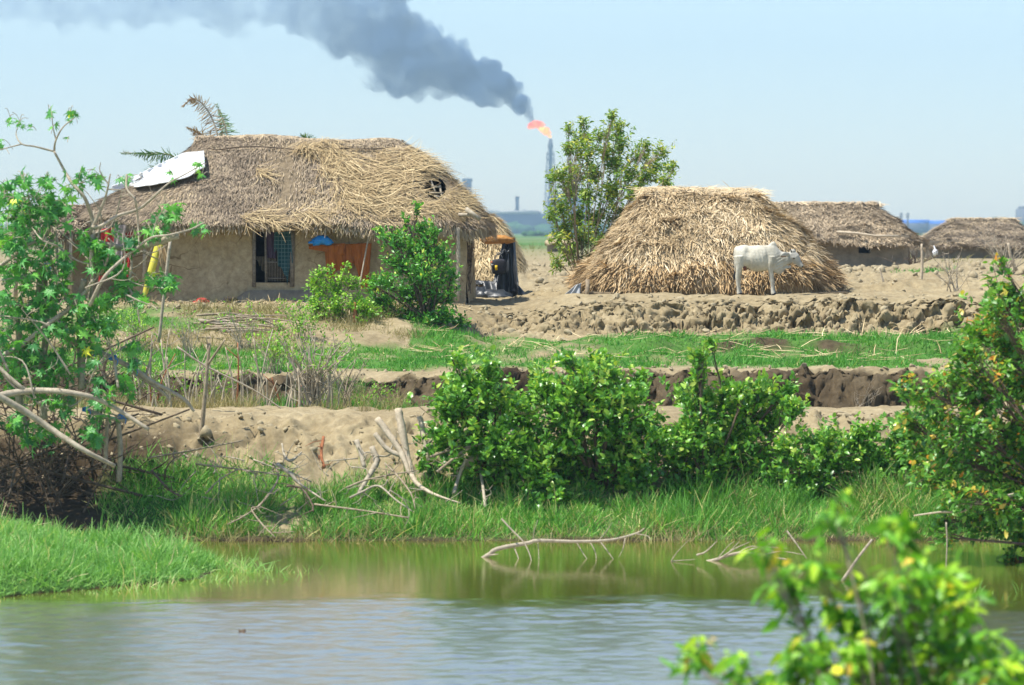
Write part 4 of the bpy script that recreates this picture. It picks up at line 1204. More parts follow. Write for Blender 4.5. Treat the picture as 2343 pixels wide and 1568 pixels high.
# brow and eye ridge
for sy in (-1, 1):
    V0, F0 = ico(2); body.add(V0 * np.array([0.05, 0.025, 0.035]) + np.array([cx(1755), sy * 0.075, cz(505)]), F0)
V0, F0 = ico(2); body.add(V0 * np.array([.07, .075, .05]) + np.array([cx(1745), 0, cz(350)]), F0)
def leg(pts, sy):
    P = [np.array([cx(x), y * sy, cz(q)]) for x, q, y, r in pts]; R = [p_[3] for p_ in pts]
    body.tube(spline(P, 4), np.interp(np.linspace(0, 1, (len(P) - 1) * 4 + 1), np.linspace(0, 1, len(P)), R), 12)
rear = [(370, 480, .10, .13), (375, 640, .11, .115), (365, 780, .115, .085), (345, 900, .115, .058), (322, 1010, .115, .047), (325, 1090, .115, .040), (335, 1250, .115, .033), (345, 1350, .115, .038), (352, 1400, .115, .045), (365, 1450, .115, .052)]
front = [(1190, 480, .10, .11), (1180, 660, .105, .10), (1165, 770, .10, .075), (1180, 900, .095, .055), (1195, 1050, .095, .045), (1205, 1120, .095, .045), (1215, 1250, .095, .033), (1222, 1350, .095, .038), (1230, 1400, .095, .044), (1245, 1450, .095, .05)]
leg(rear, -1); leg([(x + (45 if q > 800 else 10), q, y, r * .97) for x, q, y, r in rear], 1)
leg(front, -1); leg([(x + (30 if q > 800 else 10), q, y, r * .97) for x, q, y, r in front], 1)
# tail
body.tube(spline([np.array([cx(x), 0, cz(q)]) for x, q in ((330, 250), (270, 300), (250, 450), (258, 700), (262, 880))], 5), [.04, .03, .022, .018], 8)
# ears
def ear(sy):
    n = 9
    P0 = np.array([cx(1650), sy * 0.075, cz(425)]); P1 = np.array([cx(1400), sy * 0.21, cz(470)])
    t = np.linspace(0, 1, n)
    C = P0 + (P1 - P0) * t[:, None]; C[:, 2] += 0.02 * np.sin(t * math.pi)
    w = np.interp(t, [0, .3, .6, 1], [.032, .06, .052, .012])
    V = []
    for c_, w_ in zip(C, w):
        a_ = np.linspace(0, 2 * math.pi, 10, endpoint=False)
        V.append(c_ + np.stack([np.zeros(10), 0.016 * np.cos(a_), w_ * np.sin(a_)], -1))
    V = np.concatenate(V)
    i = np.arange(n - 1)[:, None] * 10; j = np.arange(10)[None, :]; k = (j + 1) % 10
    closed(body, V, np.stack([i + j, i + k, i + 10 + k, i + 10 + j], -1).reshape(-1, 4), 10)
ear(-1); ear(1)
m, nt, b = new_mat('cow_hide')
f = noise_node(nt, 4.0, 4, 0.6)
c = ramp(nt, f, [(0.35, (0.40, 0.37, 0.29)), (0.65, (0.55, 0.52, 0.43))])
tc = nt.nodes.new('ShaderNodeTexCoord'); sx = nt.nodes.new('ShaderNodeSeparateXYZ'); nt.links.new(tc.outputs['Object'], sx.inputs[0])
mr = nt.nodes.new('ShaderNodeMapRange'); mr.inputs['From Min'].default_value = 0.25; mr.inputs['From Max'].default_value = 0.9; nt.links.new(sx.outputs[0], mr.inputs['Value'])
mm = nt.nodes.new('ShaderNodeMath'); mm.operation = 'MULTIPLY'; nt.links.new(mr.outputs[0], mm.inputs[0]); nt.links.new(noise_node(nt, 7, 4, .6), mm.inputs[1])
c = mixc(nt, mm.outputs[0], c, (0.22, 0.22, 0.22))
nt.links.new(c, b.inputs['Base Color']); b.inputs['Roughness'].default_value = 0.75; b.inputs['Specular IOR Level'].default_value = 0.2
cow = body.build('cow', m, smooth=True, loc=None)
md = cow.modifiers.new('fuse', 'REMESH'); md.mode = 'VOXEL'; md.voxel_size = 0.011; md.use_smooth_shade = True
md = cow.modifiers.new('soften', 'SMOOTH'); md.factor = 0.5; md.iterations = 5
bpy.context.view_layer.update()
dg = bpy.context.evaluated_depsgraph_get()
me = bpy.data.meshes.new_from_object(cow.evaluated_get(dg))
cow.modifiers.clear(); cow.data = me
nv_ = len(me.vertices)
co = np.empty(nv_ * 3); me.vertices.foreach_get('co', co); co = co.reshape(-1, 3)
no = np.empty(nv_ * 3); me.vertices.foreach_get('normal', no); no = no.reshape(-1, 3)
mid_ = sstep(-.28, -.12, co[:, 0]) * (1 - sstep(.22, .36, co[:, 0])) * sstep(.45, .6, co[:, 2]) * (1 - sstep(.98, 1.1, co[:, 2]))
ribs = 0.004 * np.sin((co[:, 0] + .25 * co[:, 2]) * 72) * mid_
hollow = -0.03 * np.exp(-(((co[:, 0] + .20) / .07) ** 2 + ((co[:, 2] - .98) / .11) ** 2)) - 0.02 * np.exp(-(((co[:, 0] - .27) / .05) ** 2 + ((co[:, 2] - .8) / .2) ** 2))
folds = 0.006 * np.sin((co[:, 0] * .5 - co[:, 2]) * 85) * np.exp(-(((co[:, 0] - .56) / .10) ** 2 + ((co[:, 2] - .68) / .2) ** 2))
co = co + no * (ribs + hollow + folds + 0.004 * fbm(co * 9, 3, 44))[:, None]
me.vertices.foreach_set('co', co.ravel()); me.update()
cow.location = cow_pos
cow.rotation_euler = (0, 0, -0.06)
tag(cow, 'white humped cow standing side-on in front of the shaggy straw hut', 'cow')
blk = plain('cow_dark_horn', (0.015, 0.013, 0.012), (0.04, 0.032, 0.03), 10, 0.5)
def cowpart(name, mb, mat, lab=None):
    o = mb.build(name, mat, smooth=True); o.parent = cow
    return o
q = MB(); V0, F0 = ico(2); q.add(V0 * np.array([.030, .046, .034]) + np.array([cx(1985), 0, cz(742)]), F0); cowpart('nose', q, blk)
for sy in (-1, 1):
    q = MB(); q.add(V0 * np.array([.022, .012, .018]) + np.array([cx(1770), sy * .099, cz(535)]), F0); cowpart('eye', q, blk)
    q = MB().tube(spline([np.array([cx(1715), sy * .05, cz(370)]), np.array([cx(1695), sy * .075, cz(330)]), np.array([cx(1690), sy * .07, cz(290)])], 3), [.016, .012, .005], 7); cowpart('horn', q, blk)
    q = MB(); q.add(V0 * np.array([.075, .006, .018]) + np.array([cx(1500), sy * .195, cz(482)]), F0); cowpart('ear_hollow', q, plain('ear_brown', (0.10, 0.06, 0.03), (0.16, 0.1, 0.06), 8, .9))
for (x_, sy) in ((365, -1), (410, 1)):
    q = MB().tube([np.array([cx(x_ - 2), sy * .115, cz(1425)]), np.array([cx(x_ + 8), sy * .115, cz(1465)])], [.047, .056], 10); cowpart('hoof', q, blk)
for (x_, sy) in ((1245, -1), (1275, 1)):
    q = MB().tube([np.array([cx(x_ - 2), sy * .095, cz(1425)]), np.array([cx(x_ + 8), sy * .095, cz(1465)])], [.045, .054], 10); cowpart('hoof', q, blk)
q = MB().tube(spline([np.array([cx(x), -.0, cz(y)]) for x, y in ((260, 860), (252, 960), (240, 1080), (232, 1160))], 4), [.016, .032, .026, .006], 8); cowpart('tail_tuft', q, blk)
q = MB(); q.add(V0 * np.array([.045, .06, .065]) + np.array([cx(515), -.07, cz(790)]), F0); cowpart('udder', q, plain('udder_brown', (0.14, 0.045, 0.02), (0.22, 0.08, 0.04), 8, .8))

# ------------------------------------------------------------------ shrubs and trees
def leaves_at(mb, tips, dirs, nper, L, Wd, spread=0.12, droop=0.25, along=0.25, upbias=0.3, tint=(0.5, 0.22), tshift=None, hang=0.0):
    n = len(tips)
    k = np.repeat(np.arange(n), nper)
    m_ = len(k)
    s = RNG.uniform(0, 1, (m_, 1)) ** 1.6
    P = tips[k] - dirs[k] * along * s + RNG.normal(0, spread * 0.25, (m_, 3))
    out = rdir(m_)
    out -= dirs[k] * (out * dirs[k]).sum(1, keepdims=True)
    D = out + dirs[k] * RNG.uniform(0.1, 0.9, (m_, 1)) + np.array([0, 0, upbias - hang])
    N = rdir(m_, 1.2)
    tt = RNG.normal(tint[0], tint[1], m_)
    if tshift is not None:
        tt = tt + np.repeat(tshift, nper)
    V, F4, F3 = leaf_geo(P, D, N, L * (sz_ := RNG.uniform(0.5, 1.2, m_)), Wd * sz_ * RNG.uniform(0.8, 1.15, m_), 0.22, droop)
    base = mb.n
    T = np.repeat(np.clip(tt, 0, 1), 8)
    mb.add(V, F4, T)
    mb.F.append(F3 + base)

def shrub(name, base, clumps, Y, label, cat, leaf_mat, bark, L=0.12, Wd=0.06, dy=0.5, twig=0.016, nper=9, density=1.0, tint=(0.5, 0.22), trunk_r=0.03, droop=0.3, hang=0.0, upbias=0.3, along=0.22, group=None, base_pt=None, flat=0.85, stems=True, rs=0.9, loose=0.40):
    """clumps: (u, v, radius in photo pixels). Stems run from the base to each clump, twigs fill the clump, leaves whorl round the twigs."""
    B = np.array(G(base[0], base[1])) if base_pt is None else np.array(base_pt)
    B[2] -= 0.05
    root = thing(name, B, label, cat, group)
    br, lf = MB(), MB()
    for (cu_, cv_, r_) in clumps:
        if name == 'bank_shrub' and cv_ < 900:
            cv_ += 14
        yy = Y + RNG.uniform(-dy, dy)
        C = W(cu_, cv_, yy)
        R = r_ * px(yy)
        mid = B * 0.45 + C * 0.55 + np.array([RNG.normal(0, 0.12), RNG.normal(0, 0.2), RNG.normal(0.05, 0.1)]) * np.linalg.norm(C - B) * 0.4
        b0 = B + np.array([RNG.normal(0, 0.35 if name == 'near_shrub' else 0.06), RNG.normal(0, 0.06), 0])
        path = spline([b0, mid, C], 7)
        if stems:
            br.tube(path, [trunk_r, trunk_r * 0.7, twig * 0.6], 6, cap=False, rough=0.1)
        nt_ = max(5, int(density * 46 * (R / 0.3) ** 1.9))
        e = rdir(nt_) * (RNG.uniform(0.15, 1.0, (nt_, 1)) ** 0.5) * R * np.array([1, 1.0, flat]) * rs
        e *= (1 + loose * RNG.normal(size=(nt_, 1)))
        tips = C + e
        st = path[RNG.integers(len(path) * 6 // 10, len(path), nt_)]
        dirs = tips - st
        ln_ = np.linalg.norm(dirs, axis=1, keepdims=True) + 1e-6
        dirs = dirs / ln_
        dirs = dirs * 0.7 + np.array([0, 0, 0.45]) ; dirs /= np.linalg.norm(dirs, axis=1, keepdims=True)
        for q in range(nt_):
            if q % 2 == 0 or nt_ < 30:
                mp = (st[q] + tips[q]) / 2 + RNG.normal(0, 0.04 * ln_[q, 0], 3)
                br.tube(np.array([st[q], mp, tips[q]]), [twig * 0.55, twig * 0.4, twig * 0.2], 4, cap=False)
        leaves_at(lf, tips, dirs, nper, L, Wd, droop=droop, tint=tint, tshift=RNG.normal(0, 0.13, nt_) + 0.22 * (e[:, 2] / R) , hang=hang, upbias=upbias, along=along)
    br.build('branches', bark, root, smooth=True)
    lf.build('foliage', leaf_mat, root)
    return root

# the bushes on the far bank
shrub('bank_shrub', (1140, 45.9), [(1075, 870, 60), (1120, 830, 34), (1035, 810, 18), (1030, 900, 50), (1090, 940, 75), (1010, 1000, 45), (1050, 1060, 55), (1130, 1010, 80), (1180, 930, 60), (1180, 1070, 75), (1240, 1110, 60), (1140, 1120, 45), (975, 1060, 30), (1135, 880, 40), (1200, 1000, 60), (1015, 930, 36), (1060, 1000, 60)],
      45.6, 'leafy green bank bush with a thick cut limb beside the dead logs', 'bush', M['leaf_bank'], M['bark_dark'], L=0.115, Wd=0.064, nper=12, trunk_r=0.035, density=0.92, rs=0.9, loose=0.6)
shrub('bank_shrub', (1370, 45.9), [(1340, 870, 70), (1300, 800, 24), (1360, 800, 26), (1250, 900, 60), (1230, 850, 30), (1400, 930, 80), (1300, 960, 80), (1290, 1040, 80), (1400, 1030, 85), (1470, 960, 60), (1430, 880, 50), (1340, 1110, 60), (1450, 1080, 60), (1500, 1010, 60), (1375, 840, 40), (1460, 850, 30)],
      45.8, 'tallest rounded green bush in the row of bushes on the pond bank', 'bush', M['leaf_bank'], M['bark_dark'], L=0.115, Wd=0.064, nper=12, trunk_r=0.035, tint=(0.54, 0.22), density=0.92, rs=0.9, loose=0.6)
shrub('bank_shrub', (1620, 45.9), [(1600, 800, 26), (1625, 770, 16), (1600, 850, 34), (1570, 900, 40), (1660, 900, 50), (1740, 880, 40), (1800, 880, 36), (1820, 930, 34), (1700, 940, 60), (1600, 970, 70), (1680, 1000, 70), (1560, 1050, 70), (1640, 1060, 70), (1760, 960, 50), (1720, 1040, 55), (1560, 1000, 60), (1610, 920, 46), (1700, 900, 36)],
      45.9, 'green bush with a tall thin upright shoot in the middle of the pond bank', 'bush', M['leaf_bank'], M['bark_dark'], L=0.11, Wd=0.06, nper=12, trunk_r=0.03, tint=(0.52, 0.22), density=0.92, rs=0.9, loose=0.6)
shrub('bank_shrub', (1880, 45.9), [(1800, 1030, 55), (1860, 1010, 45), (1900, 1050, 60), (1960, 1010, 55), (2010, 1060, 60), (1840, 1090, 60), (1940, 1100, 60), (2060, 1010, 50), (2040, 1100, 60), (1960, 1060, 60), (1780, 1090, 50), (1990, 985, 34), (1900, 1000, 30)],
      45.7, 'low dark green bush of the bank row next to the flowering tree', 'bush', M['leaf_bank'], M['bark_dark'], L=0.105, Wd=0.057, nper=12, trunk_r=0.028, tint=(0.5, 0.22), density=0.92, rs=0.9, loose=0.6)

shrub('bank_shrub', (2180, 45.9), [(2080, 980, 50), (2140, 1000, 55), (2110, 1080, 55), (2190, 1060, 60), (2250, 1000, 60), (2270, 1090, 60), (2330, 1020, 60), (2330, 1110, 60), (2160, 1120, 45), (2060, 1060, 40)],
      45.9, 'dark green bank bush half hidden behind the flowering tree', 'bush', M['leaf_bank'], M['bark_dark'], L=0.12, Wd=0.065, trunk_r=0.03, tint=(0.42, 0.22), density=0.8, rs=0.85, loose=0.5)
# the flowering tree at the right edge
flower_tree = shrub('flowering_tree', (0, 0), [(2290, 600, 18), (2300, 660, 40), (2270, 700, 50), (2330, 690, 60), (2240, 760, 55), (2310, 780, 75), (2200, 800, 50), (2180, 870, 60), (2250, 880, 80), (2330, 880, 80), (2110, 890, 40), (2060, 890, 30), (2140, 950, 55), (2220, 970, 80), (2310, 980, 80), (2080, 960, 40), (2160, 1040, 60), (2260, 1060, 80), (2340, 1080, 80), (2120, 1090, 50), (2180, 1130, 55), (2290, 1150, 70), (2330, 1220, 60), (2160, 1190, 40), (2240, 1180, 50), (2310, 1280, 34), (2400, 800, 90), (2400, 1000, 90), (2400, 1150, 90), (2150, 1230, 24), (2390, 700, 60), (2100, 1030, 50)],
      41.0, 'bushy tree speckled with yellow-orange flowers leaning over the pond at the right edge', 'tree', M['leaf_flower'], M['bark_dark'], L=0.115, Wd=0.058, trunk_r=0.03, dy=0.7, nper=9, tint=(0.39, 0.23), base_pt=(8.6, 41.2, 0.15), density=0.66, rs=0.95, loose=0.5, droop=0.4, hang=0.25)

# bushes in the yard in front of the hut
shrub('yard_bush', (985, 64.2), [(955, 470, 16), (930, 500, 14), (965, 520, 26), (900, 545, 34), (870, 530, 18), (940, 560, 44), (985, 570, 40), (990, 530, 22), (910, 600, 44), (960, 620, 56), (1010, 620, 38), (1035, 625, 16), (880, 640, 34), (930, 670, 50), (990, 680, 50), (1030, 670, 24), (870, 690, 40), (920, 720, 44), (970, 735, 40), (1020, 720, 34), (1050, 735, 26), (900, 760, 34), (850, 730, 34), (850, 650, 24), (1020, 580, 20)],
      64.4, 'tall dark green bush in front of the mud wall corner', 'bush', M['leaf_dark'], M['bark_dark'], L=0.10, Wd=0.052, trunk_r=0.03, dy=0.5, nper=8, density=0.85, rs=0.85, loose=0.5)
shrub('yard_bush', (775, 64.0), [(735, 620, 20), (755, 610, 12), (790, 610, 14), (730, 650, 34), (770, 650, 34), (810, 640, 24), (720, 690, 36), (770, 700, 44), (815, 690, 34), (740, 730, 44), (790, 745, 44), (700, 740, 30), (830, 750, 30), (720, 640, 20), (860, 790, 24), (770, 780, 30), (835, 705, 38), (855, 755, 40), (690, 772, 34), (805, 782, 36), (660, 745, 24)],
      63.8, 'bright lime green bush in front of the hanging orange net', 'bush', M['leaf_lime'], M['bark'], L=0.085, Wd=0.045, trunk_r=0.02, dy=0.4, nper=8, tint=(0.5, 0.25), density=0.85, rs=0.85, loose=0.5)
shrub('yard_bush', (640, 62.4), [(600, 725, 20), (640, 745, 24), (680, 755, 26), (570, 700, 10), (710, 780, 26), (590, 755, 16)],
      62.4, 'thin low light green bush by the stick pile in the yard', 'bush', M['leaf_lime'], M['bark_light'], L=0.07, Wd=0.035, trunk_r=0.012, dy=0.3, nper=6, density=0.55)

# the sparse tree behind the huts
shrub('olive_tree', (1335, 72.5), [(1400, 262, 16), (1415, 290, 22), (1335, 275, 14), (1300, 290, 12), (1330, 310, 22), (1375, 305, 22), (1300, 335, 20), (1340, 345, 26), (1420, 320, 22), (1385, 350, 24), (1280, 395, 22), (1262, 400, 14), (1320, 390, 26), (1360, 390, 28), (1410, 370, 26), (1440, 390, 24), (1460, 350, 22), (1480, 330, 16), (1515, 340, 18), (1500, 375, 22), (1535, 380, 12), (1480, 400, 24), (1525, 410, 16), (1300, 430, 24), (1345, 440, 30), (1400, 430, 30), (1450, 430, 26), (1280, 470, 24), (1262, 490, 14), (1320, 490, 30), (1370, 490, 32), (1420, 480, 28), (1290, 520, 24), (1275, 545, 16), (1330, 540, 30), (1380, 540, 26), (1300, 575, 24), (1275, 600, 16), (1340, 590, 22), (1545, 376, 6)],
      72.3, 'sparse olive green tree with thin stems rising behind the shaggy straw hut', 'tree', M['leaf_olive'], M['bark'], L=0.12, Wd=0.046, trunk_r=0.016, twig=0.012, dy=0.9, nper=10, tint=(0.5, 0.24), density=1.0, droop=0.45, hang=0.35, upbias=0.1, rs=1.2, loose=0.5)

# out-of-focus branches close to the camera
shrub('near_shrub', (2150, 17.3), [(1905, 1150, 30), (1890, 1185, 24), (2030, 1195, 34), (2060, 1210, 24), (1740, 1248, 18), (1810, 1330, 50), (1790, 1370, 40), (1880, 1290, 34), (1900, 1390, 50), (1960, 1350, 46), (2030, 1330, 50), (2090, 1300, 60), (2150, 1330, 60), (2080, 1380, 60), (2160, 1410, 70), (2200, 1380, 50), (2210, 1460, 60), (1590, 1475, 34), (1575, 1505, 20), (1690, 1520, 34), (1670, 1555, 30), (1860, 1470, 60), (1820, 1520, 60), (1900, 1530, 60), (1960, 1480, 50), (2000, 1540, 80), (2080, 1500, 70), (2140, 1540, 80), (2250, 1540, 70), (2320, 1520, 50), (1760, 1560, 40), (2330, 1570, 60), (2280, 1470, 30), (1960, 1420, 50), (2050, 1440, 60)],
      17.2, 'blurred yellow-green branches close to the camera in the bottom right corner', 'shrub', M['leaf_fore'], M['bark'], L=0.125, Wd=0.052, trunk_r=0.011, twig=0.008, dy=0.35, nper=6, density=0.95, rs=0.85, droop=0.5, hang=0.75, upbias=0.15, along=0.07, tint=(0.40, 0.22), flat=0.95)

# ---- palms behind the large hut
M['frond'] = tinted('palm_leaflet', [(0.0, (0.035, 0.12, 0.03)), (0.6, (0.09, 0.21, 0.05)), (1.0, (0.2, 0.30, 0.09))], 0.45, 0.4, 0.3)
M['frond_dry'] = tinted('dry_palm_leaflet', [(0.0, (0.20, 0.12, 0.07)), (1.0, (0.48, 0.36, 0.22))], 0.7, 0.2, 0.2)
def palm(label, base, crown, fronds, Y):
    root = thing('palm_tree', G(base, Y), label, 'palm')
    b0 = np.array(G(base, Y)); c0 = W(*crown, Y)
    MB().tube(spline([b0 - [0, 0, .1], (b0 + c0) / 2 + [0.08, 0, 0], c0], 8), [0.13, 0.10, 0.08], 10, rough=0.08).build('trunk', M['bark'], root, smooth=True)
    for pts, mat, Ll, side in fronds:
        P = spline([c0] + [W(u, v, Y + 0.06 * q) for q, (u, v) in enumerate(pts)], 12)
        f_ = MB().tube(P, [0.028, 0.018, 0.006], 6)
        fr = f_.build('frond', M['bark_light'], root, smooth=True)
        n = 64
        t = np.linspace(0.25, 0.99, n)
        Q = np.array([[np.interp(a, np.linspace(0, 1, len(P)), P[:, k]) for k in range(3)] for a in t])
        D = np.gradient(Q, axis=0); D /= np.linalg.norm(D, axis=1, keepdims=True)
        lf = MB()
        for s in side:
            S = np.stack([-D[:, 2], np.zeros(n), D[:, 0]], -1) * s
            d = D * 0.55 + S * 0.8 + RNG.normal(0, 0.12, (n, 3)) + np.array([0, s * 0.35, -0.75])
            V, F = strips(Q, d, np.tile([[0.1, -1, 0.2]], (n, 1)) + RNG.normal(0, .25, (n, 3)), Ll * np.sin(np.clip(t * 1.15, 0, 1) * math.pi * 0.86 + 0.25) * RNG.uniform(0.7, 1.1, n), 0.020, 0.0, RNG.normal(0, 0.06, n))
            lf.add(V, F, np.repeat(RNG.uniform(0, 1, n), 6))
        lf.build('leaflets', mat, fr)
    return root
palm('young palm with a browned and a green frond rising behind the hut ridge', 520, (515, 400), [
    ([(500, 318), (478, 258), (445, 226), (417, 243)], M['frond_dry'], 0.36, (1, -1)),
    ([(522, 330), (512, 280), (494, 238)], M['frond'], 0.33, (1, -1)),
    ([(488, 330), (455, 305), (428, 292)], M['frond_dry'], 0.30, (1, -1)),
    ([(545, 350), (575, 335), (600, 345)], M['frond'], 0.3, (1, -1))], 74.0)
palm('palm with a long frond reaching out sideways above the white tarpaulin', 445, (455, 420), [
    ([(400, 360), (340, 352), (276, 350)], M['frond'], 0.30, (-1, 1)),
    ([(410, 395), (360, 385), (320, 400)], M['frond'], 0.30, (1, -1)),
    ([(480, 390), (500, 400)], M['frond'], 0.3, (1, -1))], 73.6)
palm('palm whose single green leaf tip shows over the hut ridge right of the middle', 720, (720, 400), [
    ([(716, 340), (703, 318), (688, 308)], M['frond'], 0.24, (1, -1)), ([(750, 380), (770, 372)], M['frond'], 0.24, (1, -1))], 73.8)

# ------------------------------------------------------------------ castor tree and pole fence at the left edge
YC = 43.9
ct = thing('castor_tree', G(40, 45.2), 'sprawling castor tree with bare twisting branches and lobed leaves at the left edge', 'tree')
def cw(u, v, d=0.0):
    return W(u, v, YC + d)
branches = [
    ([(212, 650), (210, 567), (212, 517), (208, 490), (193, 452), (166, 421), (147, 390), (124, 347)], .040, .018, 0.0),
    ([(124, 347), (127, 324), (143, 293), (170, 270)], .018, .008, 0.0),
    ([(128, 320), (122, 295), (118, 262)], .012, .005, 0.05),
    ([(124, 347), (81, 336), (50, 330), (37, 309), (42, 287)], .016, .006, -.05),
    ([(50, 330), (20, 338), (-10, 346)], .012, .007, -.1),
    ([(211, 521), (232, 517), (270, 494), (316, 479), (347, 455), (367, 436), (390, 417), (425, 398), (467, 374)], .030, .008, -.15),
    ([(290, 400), (290, 432), (308, 456), (314, 486), (316, 521), (318, 560)], .018, .010, -.2),
    ([(205, 700), (235, 640), (266, 606), (309, 571), (347, 544), (386, 538), (436, 525), (466, 510)], .030, .010, -.35),
    ([(347, 544), (360, 500), (375, 478)], .012, .006, -.35),
    ([(-20, 625), (35, 583), (58, 564), (100, 544), (116, 521), (112, 497)], .034, .018, .1),
    ([(112, 505), (127, 513), (150, 505), (174, 498)], .02, .009, .1),
    ([(116, 550), (162, 587), (193, 602), (240, 606)], .020, .007, .0),
    ([(58, 784), (116, 737), (154, 710), (193, 672), (214, 640)], .038, .03, -.1),
    ([(-20, 830), (58, 784)], .042, .038, -.1),
    ([(-30, 912), (39, 898), (96, 894), (154, 898), (216, 911), (270, 938), (340, 983)], .060, .030, -.5),
    ([(-20, 897), (58, 942), (116, 981), (174, 1019), (216, 1043), (262, 1066)], .056, .030, -.7),
    ([(-20, 825), (46, 884), (77, 892), (130, 890)], .034, .022, -.3),
    ([(40, 930), (80, 925), (116, 915), (160, 930), (193, 905), (215, 850), (250, 800)], .02, .008, -.2),
    ([(290, 650), (310, 690), (320, 740)], .02, .012, -.2),
    ([(95, 600), (90, 680), (105, 760), (95, 860), (100, 960)], .05, .06, .3),
    ([(30, 700), (45, 780), (40, 880), (60, 1000)], .05, .06, .4),
    ([(285, 640), (330, 655), (375, 660)], .012, .006, -.2),
    ([(166, 421), (190, 418), (220, 412)], .012, .006, .0),
    ([(193, 640), (180, 700), (190, 780), (186, 890)], .05, .05, .25)]
bm_, tw_ = MB(), MB()
for pts, r0, r1, d in branches:
    P = spline([cw(u, v, d + 0.12 * math.sin(q * 1.7 + r0 * 90)) for q, (u, v) in enumerate(pts)], 6)
    bm_.tube(P, [r0, (r0 + r1) / 2, r1], 8, rough=0.07)
lf = MB()
def castor_leaves(u, v, r, n, s=0.17, d0=0.0):
    P = np.array([cw(u + RNG.normal(0, r * 0.55), v + RNG.normal(0, r * 0.5), d0 + RNG.uniform(-0.35, 0.45)) for _ in range(n)])
    n = n; D = rdir(n, -0.5); D[:, 1] -= 0.15
    N = rdir(n, 0.9) + np.array([0, -0.35, 0.25])
    sz = s * RNG.uniform(0.6, 1.25, n)
    V, F = palm_leaf_geo(P, D, N, sz)
    lf.add(V, F, np.repeat(np.clip(RNG.normal(0.48, 0.19, n), 0, 1), len(PALM_SHAPE) + 1))
    st = P - D / np.linalg.norm(D, axis=1, keepdims=True) * 0.02
    for q in range(0, n, 2):
        e = cw(u, v, d0) + RNG.normal(0, 0.08, 3)
        tw_.tube(spline([st[q], (st[q] + e) / 2 + [0, 0, .05], e], 3), 0.005, 4, cap=False)
for a in ((170, 262, 14, 6, .13), (118, 258, 14, 5, .12), (128, 290, 10, 3, .1), (150, 318, 5, 1, .1), (45, 280, 14, 5, .12), (22, 272, 10, 3, .1), (70, 290, 6, 2, .1), (2, 335, 10, 3, .12),
          (185, 405, 22, 6), (215, 410, 14, 4), (150, 430, 18, 6), (100, 415, 20, 7), (50, 415, 24, 9), (20, 450, 34, 18), (70, 460, 44, 28), (110, 480, 30, 14), (40, 500, 40, 22), (90, 520, 34, 14), (140, 470, 20, 7), (10, 540, 30, 12),
          (288, 408, 14, 4, .12), (455, 375, 12, 4, .12), (462, 400, 8, 2, .12), (395, 405, 8, 2, .1), (345, 525, 26, 9), (380, 500, 22, 8), (400, 480, 18, 5), (460, 522, 14, 5, .13), (300, 560, 18, 6), (215, 560, 18, 7), (195, 545, 14, 4), (260, 530, 12, 3),
          (230, 600, 26, 9), (270, 620, 22, 8), (285, 655, 24, 8), (250, 580, 16, 4), (375, 645, 22, 6), (345, 640, 12, 3), (395, 655, 10, 3), (320, 690, 16, 4), (50, 590, 26, 9), (20, 620, 26, 9), (60, 640, 26, 10), (100, 610, 22, 7), (130, 650, 28, 10),
          (60, 700, 30, 12), (110, 690, 30, 11), (90, 740, 34, 14), (140, 750, 30, 12), (30, 750, 30, 10), (60, 800, 34, 13), (170, 700, 26, 9), (210, 730, 26, 9), (200, 790, 20, 6), (250, 740, 18, 5), (300, 795, 16, 4), (290, 885, 18, 5), (310, 830, 12, 3),
          (40, 850, 30, 9), (90, 860, 30, 10), (130, 830, 26, 8), (80, 900, 24, 6), (30, 960, 24, 6), (70, 985, 24, 6), (150, 940, 20, 5), (60, 1010, 16, 4), (220, 1010, 14, 4), (210, 990, 10, 3), (240, 690, 22, 7), (10, 690, 24, 8), (150, 600, 20, 6), (40, 560, 28, 9), (110, 560, 24, 8)):
    castor_leaves(a[0], a[1], a[2], int(a[3] * (1.1 if a[1] < 350 else 1.5 if a[1] < 560 else 2.3) * (1.5 if a[0] > 180 and a[1] > 380 else 1.0)), s=(a[4] if len(a) > 4 else 0.165))
for _ in range(34):      # crossing bare twigs and shoots of the tangled crown
    u0, v0 = RNG.uniform(-20, 330), RNG.uniform(500, 930)
    p0 = cw(u0, v0, RNG.uniform(-.6, .9)); d_ = rdir(1, .5)[0] * np.array([1, .5, 1]); Lb = RNG.uniform(.5, 1.5); r = RNG.uniform(.010, .026)
    P = spline([p0, p0 + d_ * Lb * .5 + RNG.normal(0, .12, 3), p0 + d_ * Lb + RNG.normal(0, .15, 3)], 5)
    bm_.tube(P, [r, r * .8, r * .35], 7, rough=.1)
    for _k in range(2):
        i_ = RNG.integers(3, len(P)); e = P[i_] + rdir(1, .4)[0] * RNG.uniform(.2, .5)
        bm_.tube(spline([P[i_], (P[i_] + e) / 2 + RNG.normal(0, .04, 3), e], 3), [r * .5, r * .2], 5, cap=False)
for _ in range(70):      # the crown goes on outside the view, added to shade the bank
    castor_leaves(RNG.uniform(-420, -20), RNG.uniform(430, 900), 40, 9, .17, RNG.uniform(-1.0, 1.6))
for _ in range(30):
    castor_leaves(RNG.uniform(-10, 260), RNG.uniform(760, 1000), 26, 8, .15, RNG.uniform(-.3, .8))
for _ in range(26):
    castor_leaves(RNG.uniform(0, 170), RNG.uniform(440, 880), 30, 7, .16, RNG.uniform(.4, 1.6))
bm_.V += tw_.V; bm_.F += [f + bm_.n for f in tw_.F]; bm_.T += tw_.T; bm_.n += tw_.n
bm_.build('branches', M['bark_light'], ct, smooth=True)
lf.build('foliage', M['leaf_palmate'], ct)

